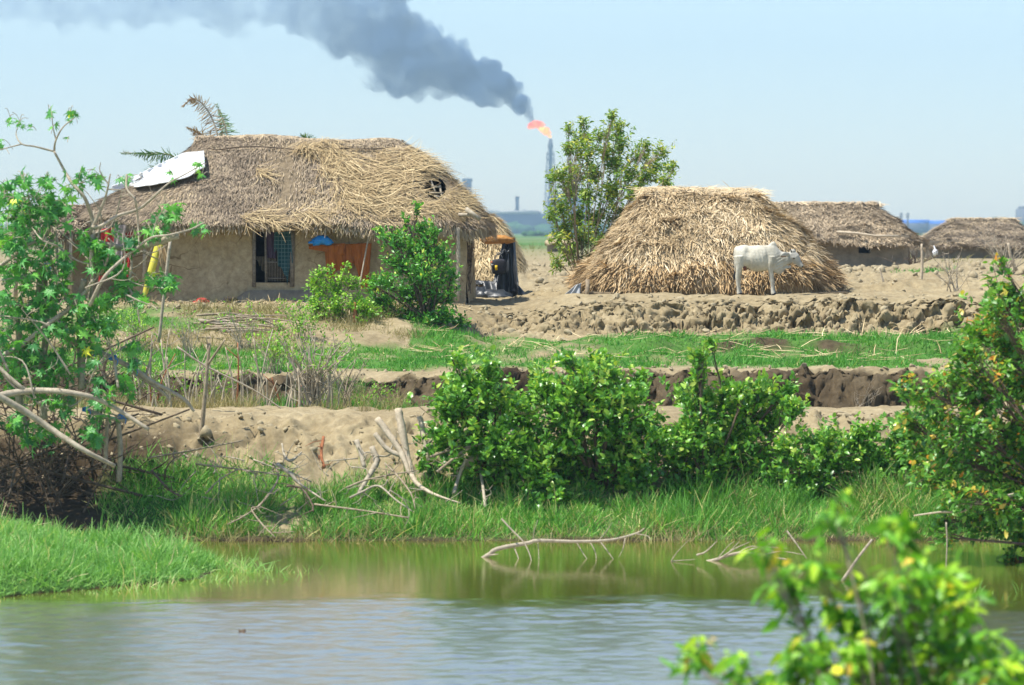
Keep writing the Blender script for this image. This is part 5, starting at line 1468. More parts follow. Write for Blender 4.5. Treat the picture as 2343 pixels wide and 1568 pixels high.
def stick(name, pts, r, mat, label, cat='stick', group=None, Y=None, n=5, seg=7, rough=0.06, ground=False):
    P = [np.array(p_) if len(p_) == 3 else W(p_[0], p_[1], Y) for p_ in pts]
    P = spline(P, n)
    mb = MB().tube(P, r, seg, rough=rough)
    return tag(mb.build(name, mat, smooth=True, loc=P[0]), label, cat, group)

def ties(parent, spots, r, Y):
    for (u, v) in spots:
        c_ = W(u, v, Y)
        q = MB()
        for k in range(3):
            a_ = np.linspace(0, 2 * math.pi, 12)
            P = c_ + np.stack([r * 1.25 * np.cos(a_), r * 1.25 * np.sin(a_), 0.02 * (k - 1) + 0.012 * np.sin(a_ + k)], -1)
            q.tube(P, 0.010, 5, cap=False)
        q.tube(spline([c_ + [r, -r, 0], c_ + [r * 2, -r, -.05], c_ + [r * 1.6, -r, -.12]], 3), 0.008, 4)
        q.build('blue_tie', M['blue_plastic'], parent)

FE = 44.6
for (pts, r, lab, tsp) in (
    ([(205, 720), (207, 640), (206, 556)], [.040, .036], 'upright fence pole with a blue plastic wrap below its top, left of the red garment', [(207, 568), (206, 576)]),
    ([(186, 892), (183, 800), (181, 735)], [.055, .05], 'thick dark fence post where the sloping bamboo rail is tied', [(182, 786)]),
    ([(240, 1072), (243, 1010), (246, 950)], [.035, .03], 'short fence post next to the lowest sloping rail, in shadow', []),
    ([(272, 1102), (275, 1030), (270, 962)], [.045, .04], 'bent grey post standing in the grass at the end of the low rail', []),
    ([(220, 1000), (222, 950), (218, 905)], [.03, .03], 'thin dark post under the low rail close to the castor branches', []),
    ([(100, 690), (103, 600), (100, 545)], [.05, .045], 'reddish fence post with a blue tie among the castor leaves', [(103, 608)]),
    ([(130, 640), (130, 580), (126, 520)], [.03, .025], 'slim grey pole beside the reddish post in the castor leaves', []),
    ([(363, 784), (376, 664), (389, 552)], [.034, .032], 'straight grey pole standing left of the hut door, with a forked top', [])):
    far_ = lab.startswith('straight')
    o = stick('fence_post', pts, r, M['bark_light'] if not lab.startswith('reddish') else M['bark'], lab, 'post', 'poles of the fence at the left', Y=(58.0 if far_ else FE))
    ties(o, tsp, r[0], FE - 0.02)
for (pts, r, lab, tsp, Y_) in (
    ([(150, 772), (170, 784), (239, 811), (309, 846), (347, 873), (417, 911), (444, 942)], [.045, .04, .022], 'long sloping bamboo rail with three blue ties below the castor tree', [(205, 797), (257, 818), (302, 842)], 44.2),
    ([(300, 850), (345, 880), (380, 905), (388, 920)], [.026, .02], 'shorter bent rail under the long sloping bamboo rail', [], 44.3),
    ([(193, 936), (232, 952), (278, 961), (300, 957)], [.04, .03], 'low fence rail with two blue ties above the shaded bank', [(196, 936), (277, 952)], 44.4),
    ([(216, 552), (270, 566), (309, 567), (363, 553), (408, 540)], [.042, .050, .055, .05], 'smooth grey horizontal pole crossing in front of the red garment', [], 44.1),
    ([(405, 794), (471, 838), (579, 892), (664, 950)], [.020, .016, .012], 'long thin diagonal twig crossing the stick fence', [], 49.5)):
    o = stick('fence_rail', pts, r, M['bark_light'], lab, 'rail', None, Y=Y_)
    ties(o, tsp, r[0], Y_ - 0.02)
stick('forked_stake', [(452, 1060), (463, 965), (469, 900), (479, 784)], [.042, .036, .026], M['bark'], 'tall forked brown stake standing alone on the dirt path', 'stake', Y=46.9)
fk = bpy.data.objects['forked_stake']
q = MB().tube(spline([W(474, 836, 46.9), W(495, 806, 46.85), W(514, 778, 46.8)], 4), [.024, .012], 6); q.build('fork', M['bark'], fk, smooth=True)
q = MB().tube(spline([W(476, 800, 46.9), W(472, 770, 46.85)], 4), [.016, .006], 6); q.build('fork', M['bark'], fk, smooth=True)

# leaning yellow-green banana stalk
bs = MB()
P = spline([W(327, 690, 66.6), W(343, 630, 66.65), W(364, 560, 66.8)], 8)
bs.tube(P, [.05, .085, .10], 10)
o = bs.build('banana_stalk', plain('yellow_green_stalk', (0.45, 0.42, 0.03), (0.62, 0.55, 0.08), 4, .5, .2, .02, stretch=(4, 4, .3)), smooth=True, loc=P[0])
tag(o, 'leaning yellow-green banana stalk beside the red garment', 'stalk')
q = MB()
for _ in range(14):
    a = W(368, 566, 66.7) + RNG.normal(0, 0.04, 3)
    V, F = strips(a[None], np.array([[RNG.uniform(0, .5), 0, -1.0]]), np.array([[0.2, -1, 0.]]), np.array([RNG.uniform(.2, .45)]), np.array([.03]), .02, .05); q.add(V, F, RNG.uniform(0, 1))
q.build('dry_strips', M['cane_brown'], o)

# ------------------------------------------------------------------ dead logs and fallen branches on the bank
def glow(v):
    return None
logs = [
    ([(910, 936), (920, 988), (935, 1058), (951, 1104), (993, 1131), (1052, 1151)], [.075, .075, .062, .045, .028, .012], 'tallest bleached log standing at the bank with a pointed top'),
    ([(862, 958), (897, 1004), (920, 1042), (937, 1085)], [.06, .062, .055, .04], 'bleached log leaning right against the tallest log'),
    ([(960, 954), (970, 996), (981, 1054)], [.06, .055, .045], 'short reddish-grey log right of the tallest log'),
    ([(858, 992), (885, 1027), (927, 1046)], [.045, .05, .045], 'short pale log lying below the leaning log'),
    ([(815, 1008), (826, 1040), (833, 1070)], [.05, .048, .04], 'pale stump stub at the left of the bleached logs'),
    ([(850, 1023), (862, 1055), (846, 1085), (819, 1130)], [.055, .062, .05, .03], 'knotted bent stump with a thick middle below the bleached logs'),
    ([(1068, 1063), (1097, 1039), (1146, 1015), (1175, 985)], [.075, .07, .06, .05], 'thick sawn limb jutting out of the leafy bank bush'),
    ([(1038, 1130), (1050, 1090), (1066, 1050)], [.04, .035, .03], 'dark short limb under the thick sawn limb'),
    ([(1098, 1070), (1104, 1110), (1110, 1160)], [.035, .03, .03], 'grey stem at the foot of the leafy bank bush')]
for pts, r, lab in logs:
    P = []
    for q, (u, v) in enumerate(pts):
        P.append(W(u, v, 45.35 - 0.12 * q - max(0, (v - 1080)) * 0.008))
    P = spline(P, 5)
    rr = np.interp(np.linspace(0, 1, len(P)), np.linspace(0, 1, len(r)), r)
    mb = MB().tube(P, rr * .82, 9, rough=0.16)
    for _ in range(5):
        k = RNG.integers(3, len(P) - 1); e = P[k] + rdir(1, .2)[0] * RNG.uniform(.08, .35) * np.array([1, .4, .9])
        mb.tube(spline([P[k], (P[k] + e) / 2 + RNG.normal(0, .03, 3), e], 3), [rr[k] * .35, rr[k] * .12], 5, cap=False)
    tag(mb.build('dead_log', M['bark_pale' if 'tallest' in lab else 'bark_light'], smooth=True, loc=P[-1]), lab, 'log')
brs = [
    ([(792, 1116), (846, 1096), (951, 1077)], [.026, .016], 'thin branch lying level across the bleached logs'),
    ([(800, 1139), (830, 1125), (866, 1112), (904, 1143), (943, 1170)], [.026, .024, .012], 'arched pale branch in the grass below the bleached logs'),
    ([(719, 1154), (842, 1170), (935, 1185)], [.022, .016], 'long straight branch low in the bank grass'),
    ([(347, 1077), (386, 1120), (413, 1135)], [.03, .02], 'short dark branch in the grass below the forked stake'),
    ([(448, 1062), (540, 1073), (656, 1089), (690, 1092)], [.020, .014], 'long thin branch lying along the top of the bank grass'),
    ([(338, 1048), (436, 1031), (556, 1008)], [.024, .016], 'thin pole lying aslant on the dirt bank by the forked stake'),
    ([(633, 1062), (665, 1085), (687, 1108), (745, 1147)], [.045, .038, .014], 'pale forked branch at the lip of the bank, left of the logs'),
    ([(656, 1112), (690, 1118), (714, 1154), (716, 1170)], [.026, .022, .02], 'dark bent branch curving down into the bank grass'),
    ([(520, 1200), (560, 1180), (600, 1150), (636, 1095), (625, 1060)], [.012, .022, .024, .014], 'curved twiggy branch arching over the bank grass'),
    ([(630, 1230), (600, 1200), (575, 1165), (590, 1160)], [.012, .016, .012], 'yellow cane stalk bent down to the water edge'),
    ([(740, 1000), (735, 1040), (742, 1070)], [.035, .03], 'red-brown stump stake set in the dirt bank'),
    ([(645, 1015), (650, 1040), (665, 1055), (690, 1035)], [.018, .03, .018], 'small pale root stub on the dirt bank'),
    ([(985, 1045), (1030, 1030), (1085, 1020), (1130, 1010)], [.03, .026, .018], 'grey branch lying behind the thick sawn limb'),
    ([(1000, 1080), (1030, 1055), (1055, 1035), (1080, 1022)], [.034, .028, .018], 'grey branch rising right beside the bleached logs'),
    ([(955, 1000), (990, 990), (1020, 1020)], [.02, .018, .01], 'bent twig between the logs and the leafy bank bush'),
    ([(880, 1060), (910, 1090), (940, 1130), (950, 1165)], [.022, .02, .01], 'thin branch hanging down from the logs'),
    ([(470, 1130), (500, 1100), (545, 1075), (590, 1085)], [.014, .016, .01], 'curled twig in the weeds below the long thin branch')]
for pts, r, lab in brs:
    P = spline([W(u, v, 45.25 - (v - 1000) * 0.0085 + 0.05 * math.sin(u)) for u, v in pts], 5)
    mat = M['wood_red'] if lab.startswith('red-brown') else (M['straw_stalk'] if False else (M['bark_dark'] if 'dark' in lab else M['bark_light' if 'pale' in lab else 'bark']))
    mb = MB().tube(P, .72 * np.interp(np.linspace(0, 1, len(P)), np.linspace(0, 1, len(r)), r), 7, rough=0.14)
    for _ in range(9):
        k = RNG.integers(1, len(P) - 1); e = P[k] + rdir(1)[0] * RNG.uniform(.15, .4) * np.array([1, .4, .8])
        mb.tube(spline([P[k], (P[k] + e) / 2 + RNG.normal(0, .03, 3), e], 3), [.009, .004], 4, cap=False)
    tag(mb.build('fallen_branch', mat, smooth=True, loc=P[0]), lab, 'branch')

# branches lying in the pond
def water_branch(main, r, offs, label, Y0):
    def at(u, v, lift=0.0):
        Yw = CAM_Z / ((v - HOR) / FPX)
        return W(u, v, min(Yw, Y0))
    P = spline([W(u, v, Y0 - 0.4 * q / len(main)) for q, (u, v) in enumerate(main)], 5)
    mb = MB().tube(P, np.interp(np.linspace(0, 1, len(P)), np.linspace(0, 1, len(r)), r), 7, rough=0.08)
    for pts, r0 in offs:
        Q = spline([W(u, v, Y0 - 0.15 - 0.1 * q) for q, (u, v) in enumerate(pts)], 4)
        mb.tube(Q, [r0, r0 * .4], 5, cap=False)
    tag(mb.build('submerged_branch', M['bark_light'], smooth=True, loc=P[0]), label, 'branch')
water_branch([(1005, 1294), (1012, 1291), (1090, 1282), (1117, 1270), (1140, 1255), (1205, 1243), (1232, 1237), (1321, 1239), (1398, 1235), (1456, 1220), (1475, 1208)], [.03, .032, .034, .030, .024, .016, .008],
             [([(1147, 1187), (1172, 1214), (1198, 1241), (1212, 1270), (1217, 1292)], .016), ([(1175, 1250), (1185, 1275), (1190, 1296)], .012), ([(1220, 1240), (1222, 1215), (1230, 1190)], .01), ([(1318, 1240), (1335, 1268), (1346, 1284)], .01), ([(1350, 1240), (1362, 1265), (1364, 1284)], .01), ([(1372, 1238), (1390, 1262), (1406, 1284)], .012), ([(1430, 1230), (1425, 1255), (1415, 1275)], .008), ([(1456, 1222), (1480, 1226), (1488, 1234)], .008), ([(1370, 1236), (1390, 1212), (1400, 1196)], .008), ([(1120, 1270), (1140, 1268)], .014), ([(1078, 1284), (1080, 1300)], .012), ([(1230, 1238), (1232, 1265), (1233, 1285)], .008)],
             'long bare branch lying half in the pond below the green bushes', 41.5)
water_branch([(1608, 1287), (1640, 1280), (1668, 1270), (1707, 1264), (1761, 1274), (1800, 1280)], [.024, .024, .02, .01],
             [([(1594, 1270), (1615, 1262), (1640, 1238)], .016), ([(1650, 1276), (1680, 1256), (1715, 1240)], .012), ([(1690, 1266), (1740, 1252), (1800, 1255)], .012), ([(1720, 1268), (1760, 1245), (1780, 1230)], .010), ([(1660, 1272), (1690, 1240)], .010), ([(1800, 1215), (1822, 1245), (1845, 1278)], .016), ([(1740, 1270), (1790, 1262), (1840, 1270)], .010), ([(1535, 1284), (1550, 1262), (1575, 1236)], .008), ([(1535, 1284), (1590, 1280)], .008), ([(1680, 1270), (1720, 1250), (1770, 1262)], .010), ([(1640, 1280), (1665, 1250), (1680, 1238)], .008)],
             'tangled bunch of bare twigs in the pond left of the near yellow-green leaves', 41.0)
stick('pond_stick', [(1926, 1330), (1960, 1280), (1995, 1234)], [.022, .016], M['bark_light'], 'single pale stick poking up from the pond at a slant', 'stick', Y=38.6)
hs = stick('hanging_stem', [(2164, 1195), (2166, 1240), (2163, 1320)], [.012, .008], M['bark_light'], 'pale thin stem dropping from the flowering tree into the pond', 'stem', Y=40.3)
lb = stick('limb', [(2090, 1180), (2150, 1172), (2200, 1170), (2240, 1150), (2330, 1130)], [.010, .016, .022, .03], M['bark_pale'], 'bleached limb in the lower part of the flowering tree', 'limb', Y=40.4)
for o in (hs, lb):
    o.location = o.location - flower_tree.location; o.parent = flower_tree
    del o['label'], o['category']
q = MB(); V0, F0 = ico(2); q.add(V0 * np.array([.035, .03, .05]) * (1 + .3 * fbm(V0 * 2, 2, 4)[:, None]) + W(556, 1448, 33.6), F0)
q.tube([W(550, 1446, 33.6), W(546, 1440, 33.6)], [.02, .008], 5)
tag(q.build('floating_stump', M['bark_dark'], smooth=True, loc=W(556, 1450, 33.6)), 'small dark stump end poking out of the open water', 'stump')

# ------------------------------------------------------------------ yard clutter: stick fence, stick pile, bare shrub
n_st = 0
for k in range(62):
    u = RNG.uniform(310, 790)
    Y = RNG.uniform(50.6, 53.2)
    b0 = G(u, Y)
    hgt = RNG.uniform(0.5, 1.3) * (1.15 if u < 640 else 0.9)
    lean_ = RNG.normal(0, 0.18)
    P = spline([b0 - [0, 0, .08], b0 + [lean_ * .4 + RNG.normal(0, .03), RNG.normal(0, .05), hgt * .55], b0 + [lean_, RNG.normal(0, .1), hgt]], 4)
    r = RNG.uniform(.012, .026)
    mb = MB().tube(P, [r, r * .8, r * .5], 6, rough=.1)
    if k % 3 == 0:
        e = P[-3] + np.array([RNG.normal(0, .2), RNG.normal(0, .08), RNG.uniform(.12, .3)])
        mb.tube([P[-3], e], [r * .6, r * .25], 5)
    red = k % 13 == 0
    o = mb.build('fence_stick', M['wood_red'] if red else M['bark_pale' if k % 2 else 'bark_light'], smooth=True, loc=b0)
    if red:
        tag(o, 'reddish brown upright stick in the thin stick fence behind the dirt path', 'stick', 'reddish sticks of the thin fence')
    else:
        tag(o, 'thin grey upright stick in the stick fence behind the dirt path', 'stick', 'grey sticks of the thin fence')

for k in range(30):
    u0, v0 = RNG.uniform(440, 520), RNG.uniform(705, 755)
    Y = 63.4 + RNG.uniform(-.5, .5) - (v0 - 705) * 0.035
    b0 = G(u0, Y)
    L = RNG.uniform(.9, 2.0); a = RNG.normal(-.2, .75)
    z = 0.03 + 0.007 * k
    P = spline([b0 + [0, 0, z], b0 + [L * .5 * math.cos(a), L * .25 * math.sin(a), z + .01 + RNG.normal(0, .03)], b0 + [L * math.cos(a), L * .5 * math.sin(a), z + RNG.normal(-.02, .06)]], 4)
    mb = MB().tube(P, [.022, .018, .010], 6, rough=.1)
    tag(mb.build('heap_stick', M['bark' if k % 3 else 'bark_light'], smooth=True, loc=b0), 'loose grey stick in the firewood pile in front of the mud hut', 'stick', 'firewood sticks in front of the mud hut')

def bare_shrub(name, u, Y, n, hmax, spread, label, mat, lv=None, r0=.016):
    b0 = np.array(G(u, Y))
    root = thing(name, b0, label, 'shrub')
    st = MB(); lf = MB(); tips, dirs = [], []
    for k in range(n):
        a = RNG.uniform(0, 2 * math.pi); s = RNG.uniform(.1, 1) * spread; h = RNG.uniform(.5, 1) * hmax
        base = b0 + [RNG.normal(0, .10), RNG.normal(0, .1), -.05]
        top = b0 + np.array([s * math.cos(a), .6 * s * math.sin(a), h])
        P = spline([base, base * .55 + top * .45 + RNG.normal(0, .05, 3) - [0.15 * s * math.cos(a), 0, 0], top], 5)
        st.tube(P, [r0, r0 * .7, r0 * .25], 5, cap=False, rough=.12)
        for _ in range(4):
            i_ = RNG.integers(4, len(P) - 1)
            e = P[i_] + (rdir(1, .8)[0]) * RNG.uniform(.12, .42)
            st.tube([P[i_], (P[i_] + e) / 2 + RNG.normal(0, .02, 3), e], [r0 * .4, r0 * .3, r0 * .15], 4, cap=False)
            tips.append(e); dirs.append((e - P[i_]) / np.linalg.norm(e - P[i_]))
        tips.append(top); dirs.append(np.array([0, 0, 1.]))
    st.build('stems', mat, root, smooth=True)
    if lv:
        tips, dirs = np.array(tips), np.array(dirs)
        k = tips[:, 2] > b0[2] + hmax * lv[0]
        leaves_at(lf, tips[k], dirs[k], lv[1], .065, .035, tint=(.5, .25), along=.15)
        lf.build('foliage', M['leaf_lime'], root)
    return root
bare_shrub('twiggy_shrub', 715, 50.9, 34, 1.5, .8, 'bare grey twiggy shrub with a few leaves on top, right end of the stick fence', M['bark_light'], (.55, 4), .026)
bare_shrub('twiggy_shrub', 800, 52.2, 9, 1.0, .5, 'few dark curved stems at the foot of the dark terrace bank', M['bark'], None, .018)
bare_shrub('twiggy_shrub', 560, 60.8, 16, .9, .8, 'dry thin weeds tangled in front of the firewood pile', M['bark_light'], (.5, 2), .010)
bare_shrub('twiggy_shrub', 430, 58.5, 16, .95, .7, 'dry brush with bare stems beside the straight grey pole', M['bark_light'], (.6, 2), .010)
bare_shrub('twiggy_shrub', 1975, 54.4, 10, .5, .5, 'small dead grey twigs on the dark terrace bank at the right', M['bark_light'], None, .009)
bare_shrub('twiggy_shrub', 860, 52.6, 8, .45, .4, 'low yellowish weed under the dark terrace bank left of the bushes', M['bark'], (.2, 5), .008)
bare_shrub('twiggy_shrub', 2180, 70.5, 12, 1.1, 1.0, 'bare brushwood behind the flowering tree on the ploughed ground', M['bark_light'], None, .014)
bare_shrub('twiggy_shrub', 2300, 92.0, 22, 1.6, 1.6, 'heap of thorny bare branches in front of the farthest hut', M['bark_light'], None, .02)
bare_shrub('twiggy_shrub', 2090, 110.0, 18, .75, 1.6, 'dark pile of branches against the end wall of the tan hut', M['bark_dark'], None, .022)
bare_shrub('twiggy_shrub', 310, 60.5, 20, .9, 1.2, 'weedy thicket below the veranda posts', M['bark_light'], (.1, 5), .010)
bare_shrub('twiggy_shrub', 240, 55.5, 18, 1.0, 1.1, 'dry weeds behind the sloping bamboo rail', M['bark'], (.3, 4), .010)
def tangle(u, Y, n, h, label):
    """Dead branches, brush and vines piled in the shade of the castor tree."""
    b0 = np.array(G(u, Y)); mb = MB()
    for _ in range(n):
        p0 = b0 + np.array([RNG.normal(0, .75), RNG.normal(0, .35), RNG.uniform(-.1, h * .35)])
        d_ = rdir(1, .75)[0]; L = RNG.uniform(.5, 1.7)
        p1 = p0 + d_ * L * np.array([1, .4, 1]); mid = (p0 + p1) / 2 + RNG.normal(0, .12, 3)
        r = RNG.uniform(.006, .018)
        P = spline([p0, mid, p1], 4)
        mb.tube(P, [r, r * .8, r * .3], 5, cap=False, rough=.1)
        for _k in range(2):
            i_ = RNG.integers(2, len(P)); e = P[i_] + rdir(1, .4)[0] * RNG.uniform(.15, .45)
            mb.tube([P[i_], e], [r * .5, r * .2], 4, cap=False)
    for sgn in (-1, 1):
        mb.tube(spline([b0 + [-2.0 * sgn, .1, .1], b0 + [0, 0, h * .3], b0 + [1.9 * sgn, -.1, h * .65]], 5), [.026, .022, .014], 6, rough=.1)
        mb.tube(spline([b0 + [0, -.9 * sgn, .2], b0 + [0, 0, h * .3], b0 + [.2, .9 * sgn, h * .4]], 4), [.02, .02, .012], 6)
    tag(mb.build('brushwood_heap', M['bark_dark'], loc=b0), label, 'brushwood')  # dark bark puts the castor tree's shade into the brushwood colour
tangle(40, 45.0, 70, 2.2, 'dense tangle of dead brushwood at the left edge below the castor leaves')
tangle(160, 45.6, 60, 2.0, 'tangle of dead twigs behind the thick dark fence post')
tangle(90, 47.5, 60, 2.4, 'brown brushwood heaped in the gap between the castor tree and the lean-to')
for u_, Y_, n_, h_, lab in ((360, 53.2, 16, .95, 'green leafy weed clump at the left end of the stick fence'), (500, 53.6, 14, .8, 'green leafy weed clump in the middle of the stick fence'), (620, 56.2, 18, .9, 'green weed bush on the terrace behind the stick fence'), (690, 61.2, 16, .8, 'light green weeds at the foot of the lime green bush')):
    bare_shrub('weed_clump', u_, Y_, n_, h_, .7, lab, M['bark_light'], (.15, 7), .009)
stick('boundary_post', [(2106, 650), (2109, 610), (2108, 558)], [.045, .042, .03], M['bark_pale'], 'crooked pale post on the ploughed ground in front of the tan hut', 'post', Y=79.0)
stick('boundary_post', [(2021, 648), (2016, 630), (2012, 612)], [.03, .02], M['bark_pale'], 'short thin stake left of the crooked pale post', 'post', Y=79.0)
stick('boundary_post', [(2325, 620), (2312, 590), (2306, 556)], [.06, .04], M['bark_pale'], 'leaning pale branch stake by the thorny heap', 'post', Y=92.0)
stick('rubbish_pole', [(808, 760), (812, 725), (812, 692)], [.035, .05, .03], M['wood_red'], 'red-brown stake standing inside the lime green bush', 'stake', Y=63.4)
q = MB()
V0, F0 = ico(3)
for (u_, v_, s) in ((460, 690, .16), (448, 695, .1), (472, 692, .09)):
    q.add(V0 * np.array([s, s * .7, s * .5]) * (1 + .4 * fbm(V0 * 2.5, 3, 3)[:, None]) + W(u_, v_, 66.2), F0)
tag(q.build('cloth_heap', M['red'], smooth=True, loc=W(460, 692, 66.2)), 'small crumpled red cloth on the ground below the mud wall', 'cloth')
for (u_, v_, s, lab) in ((523, 688, .14, 'small black heap of charred rubbish at the foot of the mud wall'),):
    q = MB(); q.add(V0 * np.array([s * 1.4, s, s * .6]) * (1 + .4 * fbm(V0 * 2.5, 3, 3)[:, None]) + W(u_, v_, 66.6), F0)
    tag(q.build('rubbish_heap', M['char_and_shade'], smooth=True, loc=W(u_, v_, 66.6)), lab, 'rubbish')

for k in range(34):
    u, v = RNG.uniform(330, 960), RNG.uniform(1045, 1185)
    Y = 45.3 - (v - 1045) * 0.0075
    p0 = W(u, v, Y); d_ = rdir(1, .25)[0] * np.array([1, .3, .6]); L = RNG.uniform(.35, 1.1)
    p1 = p0 + d_ * L; r = RNG.uniform(.007, .014)
    mb = MB().tube(spline([p0, (p0 + p1) / 2 + RNG.normal(0, .06, 3), p1], 4), [r, r * .8, r * .3], 5, rough=.1)
    tag(mb.build('bank_twig', M['bark_light' if k % 3 else 'bark_pale'], smooth=True, loc=p0), 'thin dead twig lying in the grass of the pond bank below the dirt path', 'twig', 'dead twigs in the bank grass')
# dry weeds and clods
def blades(name, pts, L, Wd, mat, lean=0.35, tint=(.45, .25), kind='stuff', tsc=1.5):
    n = len(pts)
    D = rdir(n, 0.0) * lean + np.array([0.10, -0.05, 1.0])
    N = rdir(n); N[:, 2] *= .2
    P = pts - np.array([0, 0, .03])
    L = L * RNG.uniform(.35, 1.3, n) * np.clip(1 + .9 * n2(pts[:, 0], pts[:, 1], .7, 3, 87), .35, 1.8)
    V, F = strips(P, D, N, L, Wd * RNG.uniform(.6, 1.4, n), 0.0, RNG.normal(0, .35, n) * L)
    T = np.repeat(np.clip(RNG.normal(tint[0], tint[1], n) + .16 * n2(pts[:, 0], pts[:, 1], tsc, 3, 88), 0, 1), 6)
    mb = MB().add(V, F, T)
    return tag(mb.build(name, mat), kind=kind)

def scatter(n, x0, x1, y0, y1, dens=None):
    x = RNG.uniform(x0, x1, n * 3); y = RNG.uniform(y0, y1, n * 3)
    k = np.where(RNG.uniform(0, 1, n * 3) < (dens(x, y) if dens else 1))[0][:n]
    x, y = x[k], y[k]
    return np.stack([x, y, height(x, y)], -1)

blades('bank_grass', scatter(36000, -8.5, 13.0, 43.55, 46.4, grass_amount), .30, .014, M['grass_bank'], lean=.75, tint=(.5, .28))
pt = scatter(3500, -8.5, 9.5, 43.6, 46.2, lambda x, y: grass_amount(x, y) * np.clip(n2(x, y, .9, 3, 79) + .25, 0, 1))
blades('tall_bank_grass', pt, .42, .014, M['grass_bank'], lean=.55, tint=(.75, .25))
pr = scatter(9000, 7.3, 13.0, 35.5, 43.8); pr = pr[pr[:, 2] > 0.0]
blades('side_bank_grass', pr, .28, .014, M['grass_bank'], lean=.8)
blades('bank_dry_grass', scatter(4500, -8.5, 9.5, 43.6, 46.3, lambda x, y: grass_amount(x, y) * np.clip(n2(x, y, .7, 3, 78) + .2, 0, 1)), .34, .010, M['grass_dry'], lean=.9)
blades('waterline_grass', scatter(3500, -8.5, 9.5, 43.35, 43.9), .22, .010, M['grass_dry'], lean=.6)
blades('terrace_grass', scatter(60000, -12, 13, 55.8, 64.2, grass_amount), .11, .017, M['grass_short'], lean=.8)
blades('trough_grass', scatter(14000, -10, 0.5, 50.2, 56, grass_amount), .16, .012, M['grass_short'], lean=.6)
blades('yard_weeds', scatter(9000, -12, -1.9, 60, 66, lambda x, y: np.clip(n2(x, y, 1.2, 3, 72) * 1.5 + .15, 0, 1)), .20, .010, M['grass_dry'], lean=.7)
blades('fence_weeds', scatter(6000, -8.5, -2.0, 49.8, 54, lambda x, y: np.clip(n2(x, y, .8, 3, 73) * 1.5 + .2, 0, 1)), .30, .009, M['grass_dry'], lean=.6)
blades('tan_hut_grass', scatter(3000, 11, 16, 96, 103, grass_amount), .15, .03, M['grass_short'], lean=.7)
blades('spit_grass', scatter(42000, -9.5, -3.0, 35.2, 43.2, lambda x, y: (spit_h(x, y) > 0.015) * 1.0), .17, .012, M['grass_spit'], lean=.95, tint=(.5, .22))
pt = scatter(2600, -9.5, -3.0, 35.2, 43.2, lambda x, y: (spit_h(x, y) > 0.015) * 1.0)
blades('spit_tall_grass', pt, .28, .013, M['grass_spit'], lean=.8, tint=(.8, .2))
pr = scatter(3800, -9.6, -3.0, 35.0, 42, lambda x, y: ((np.maximum.reduce([spit_h(x, y + .3), spit_h(x, y + .65), spit_h(x - .6, y), spit_h(x - .3, y + .4)]) > .015) & (spit_h(x, y) <= .02)) * np.clip(.5 + 1.2 * n2(x, y, .45, 3, 94), 0, 1)); pr[:, 2] = np.maximum(pr[:, 2], -.01)
blades('spit_edge_grass', pr, .15, .010, M['grass_spit'], lean=.8, tint=(.7, .3))
# reeds standing in the water off the tip of the spit
def reed(x, y):
    e = ((x + 4.3) / 1.7) ** 2 + ((y - 39.3) / 1.2) ** 2
    e2 = ((x + 6.6) / 2.4) ** 2 + ((y - 37.4) / .7) ** 2
    return np.clip(np.maximum(1 - e, 1 - e2), 0, 1) * np.clip(.7 + n2(x, y, .5, 3, 93), 0, 1)
pr = scatter(4600, -9, -2.0, 36.0, 41, reed); pr[:, 2] = np.maximum(pr[:, 2], -0.02)
blades('spit_reeds', pr, .17, .011, M['grass_spit'], lean=.7, tint=(.7, .25))
pr = scatter(60, 5.5, 7.2, 36.5, 37.6); pr[:, 2] = 0
blades('pond_reeds', pr, .2, .010, M['grass_spit'], lean=.4)

M['clod'] = plain('dry_mud_clod', (0.25, 0.20, 0.12), (0.39, 0.33, 0.21), 5, 0.95, 0.9, 0.04)
def clods(name, P, R, sub=1, sink=.25):
    V0, F0 = ico(sub)
    mb = MB()
    n = len(P)
    sc = R[:, None] * RNG.uniform(.65, 1.3, (n, 3)) * np.array([1, 1, .85])
    Q = V0[None] * (1 + .0)
    nz = fbm((V0[None] * 1.35 + RNG.uniform(0, 50, (n, 1, 3))), 4, 66, .6)
    a = RNG.uniform(0, 6.28, n); ca, sa = np.cos(a), np.sin(a)
    Q = np.repeat(Q, n, 0) * (1 + .42 * nz[..., None]) * sc[:, None, :]
    # squared-off lumps: clip each along two random planes
    for _ in range(7):
        d = rdir(n)
        s = np.einsum('nvk,nk->nv', Q, d)
        lim = (R * RNG.uniform(.30, .75, n))[:, None]
        Q = Q - np.maximum(s - lim, 0)[..., None] * d[:, None, :]
    X = Q[..., 0] * ca[:, None] - Q[..., 1] * sa[:, None]; Yq = Q[..., 0] * sa[:, None] + Q[..., 1] * ca[:, None]
    Q = np.stack([X, Yq, Q[..., 2]], -1) + (P + np.stack([np.zeros(n), np.zeros(n), R * (0.5 - sink)], -1))[:, None, :]
    F = (F0[None] + (np.arange(n) * len(V0))[:, None, None]).reshape(-1, 3)
    mb.add(Q.reshape(-1, 3), F, .5)
    return tag(mb.build(name, M['clod']), kind='stuff')
big = lambda x, y: np.clip(.25 + .75 * sstep(2, 6, x), 0, 1)
P = scatter(36, -1.2, 13.5, 64.4, 66.0, big); clods('mud_clods', P, np.exp(RNG.normal(-1.75, .35, len(P))) * (0.45 + .3 * sstep(1.5, 5, P[:, 0])), 3, .75)
P = scatter(420, -1.6, 13.5, 64.0, 66.9); clods('small_clods', P, np.exp(RNG.normal(-2.85, .4, len(P))), 2, .4)
P = scatter(500, -.6, 15, 69.5, 82, lambda x, y: np.clip(.4 + n2(x, y, 2, 3, 95), 0, 1)); clods('field_clods', P, np.exp(RNG.normal(-2.75, .45, len(P))), 2, .5)
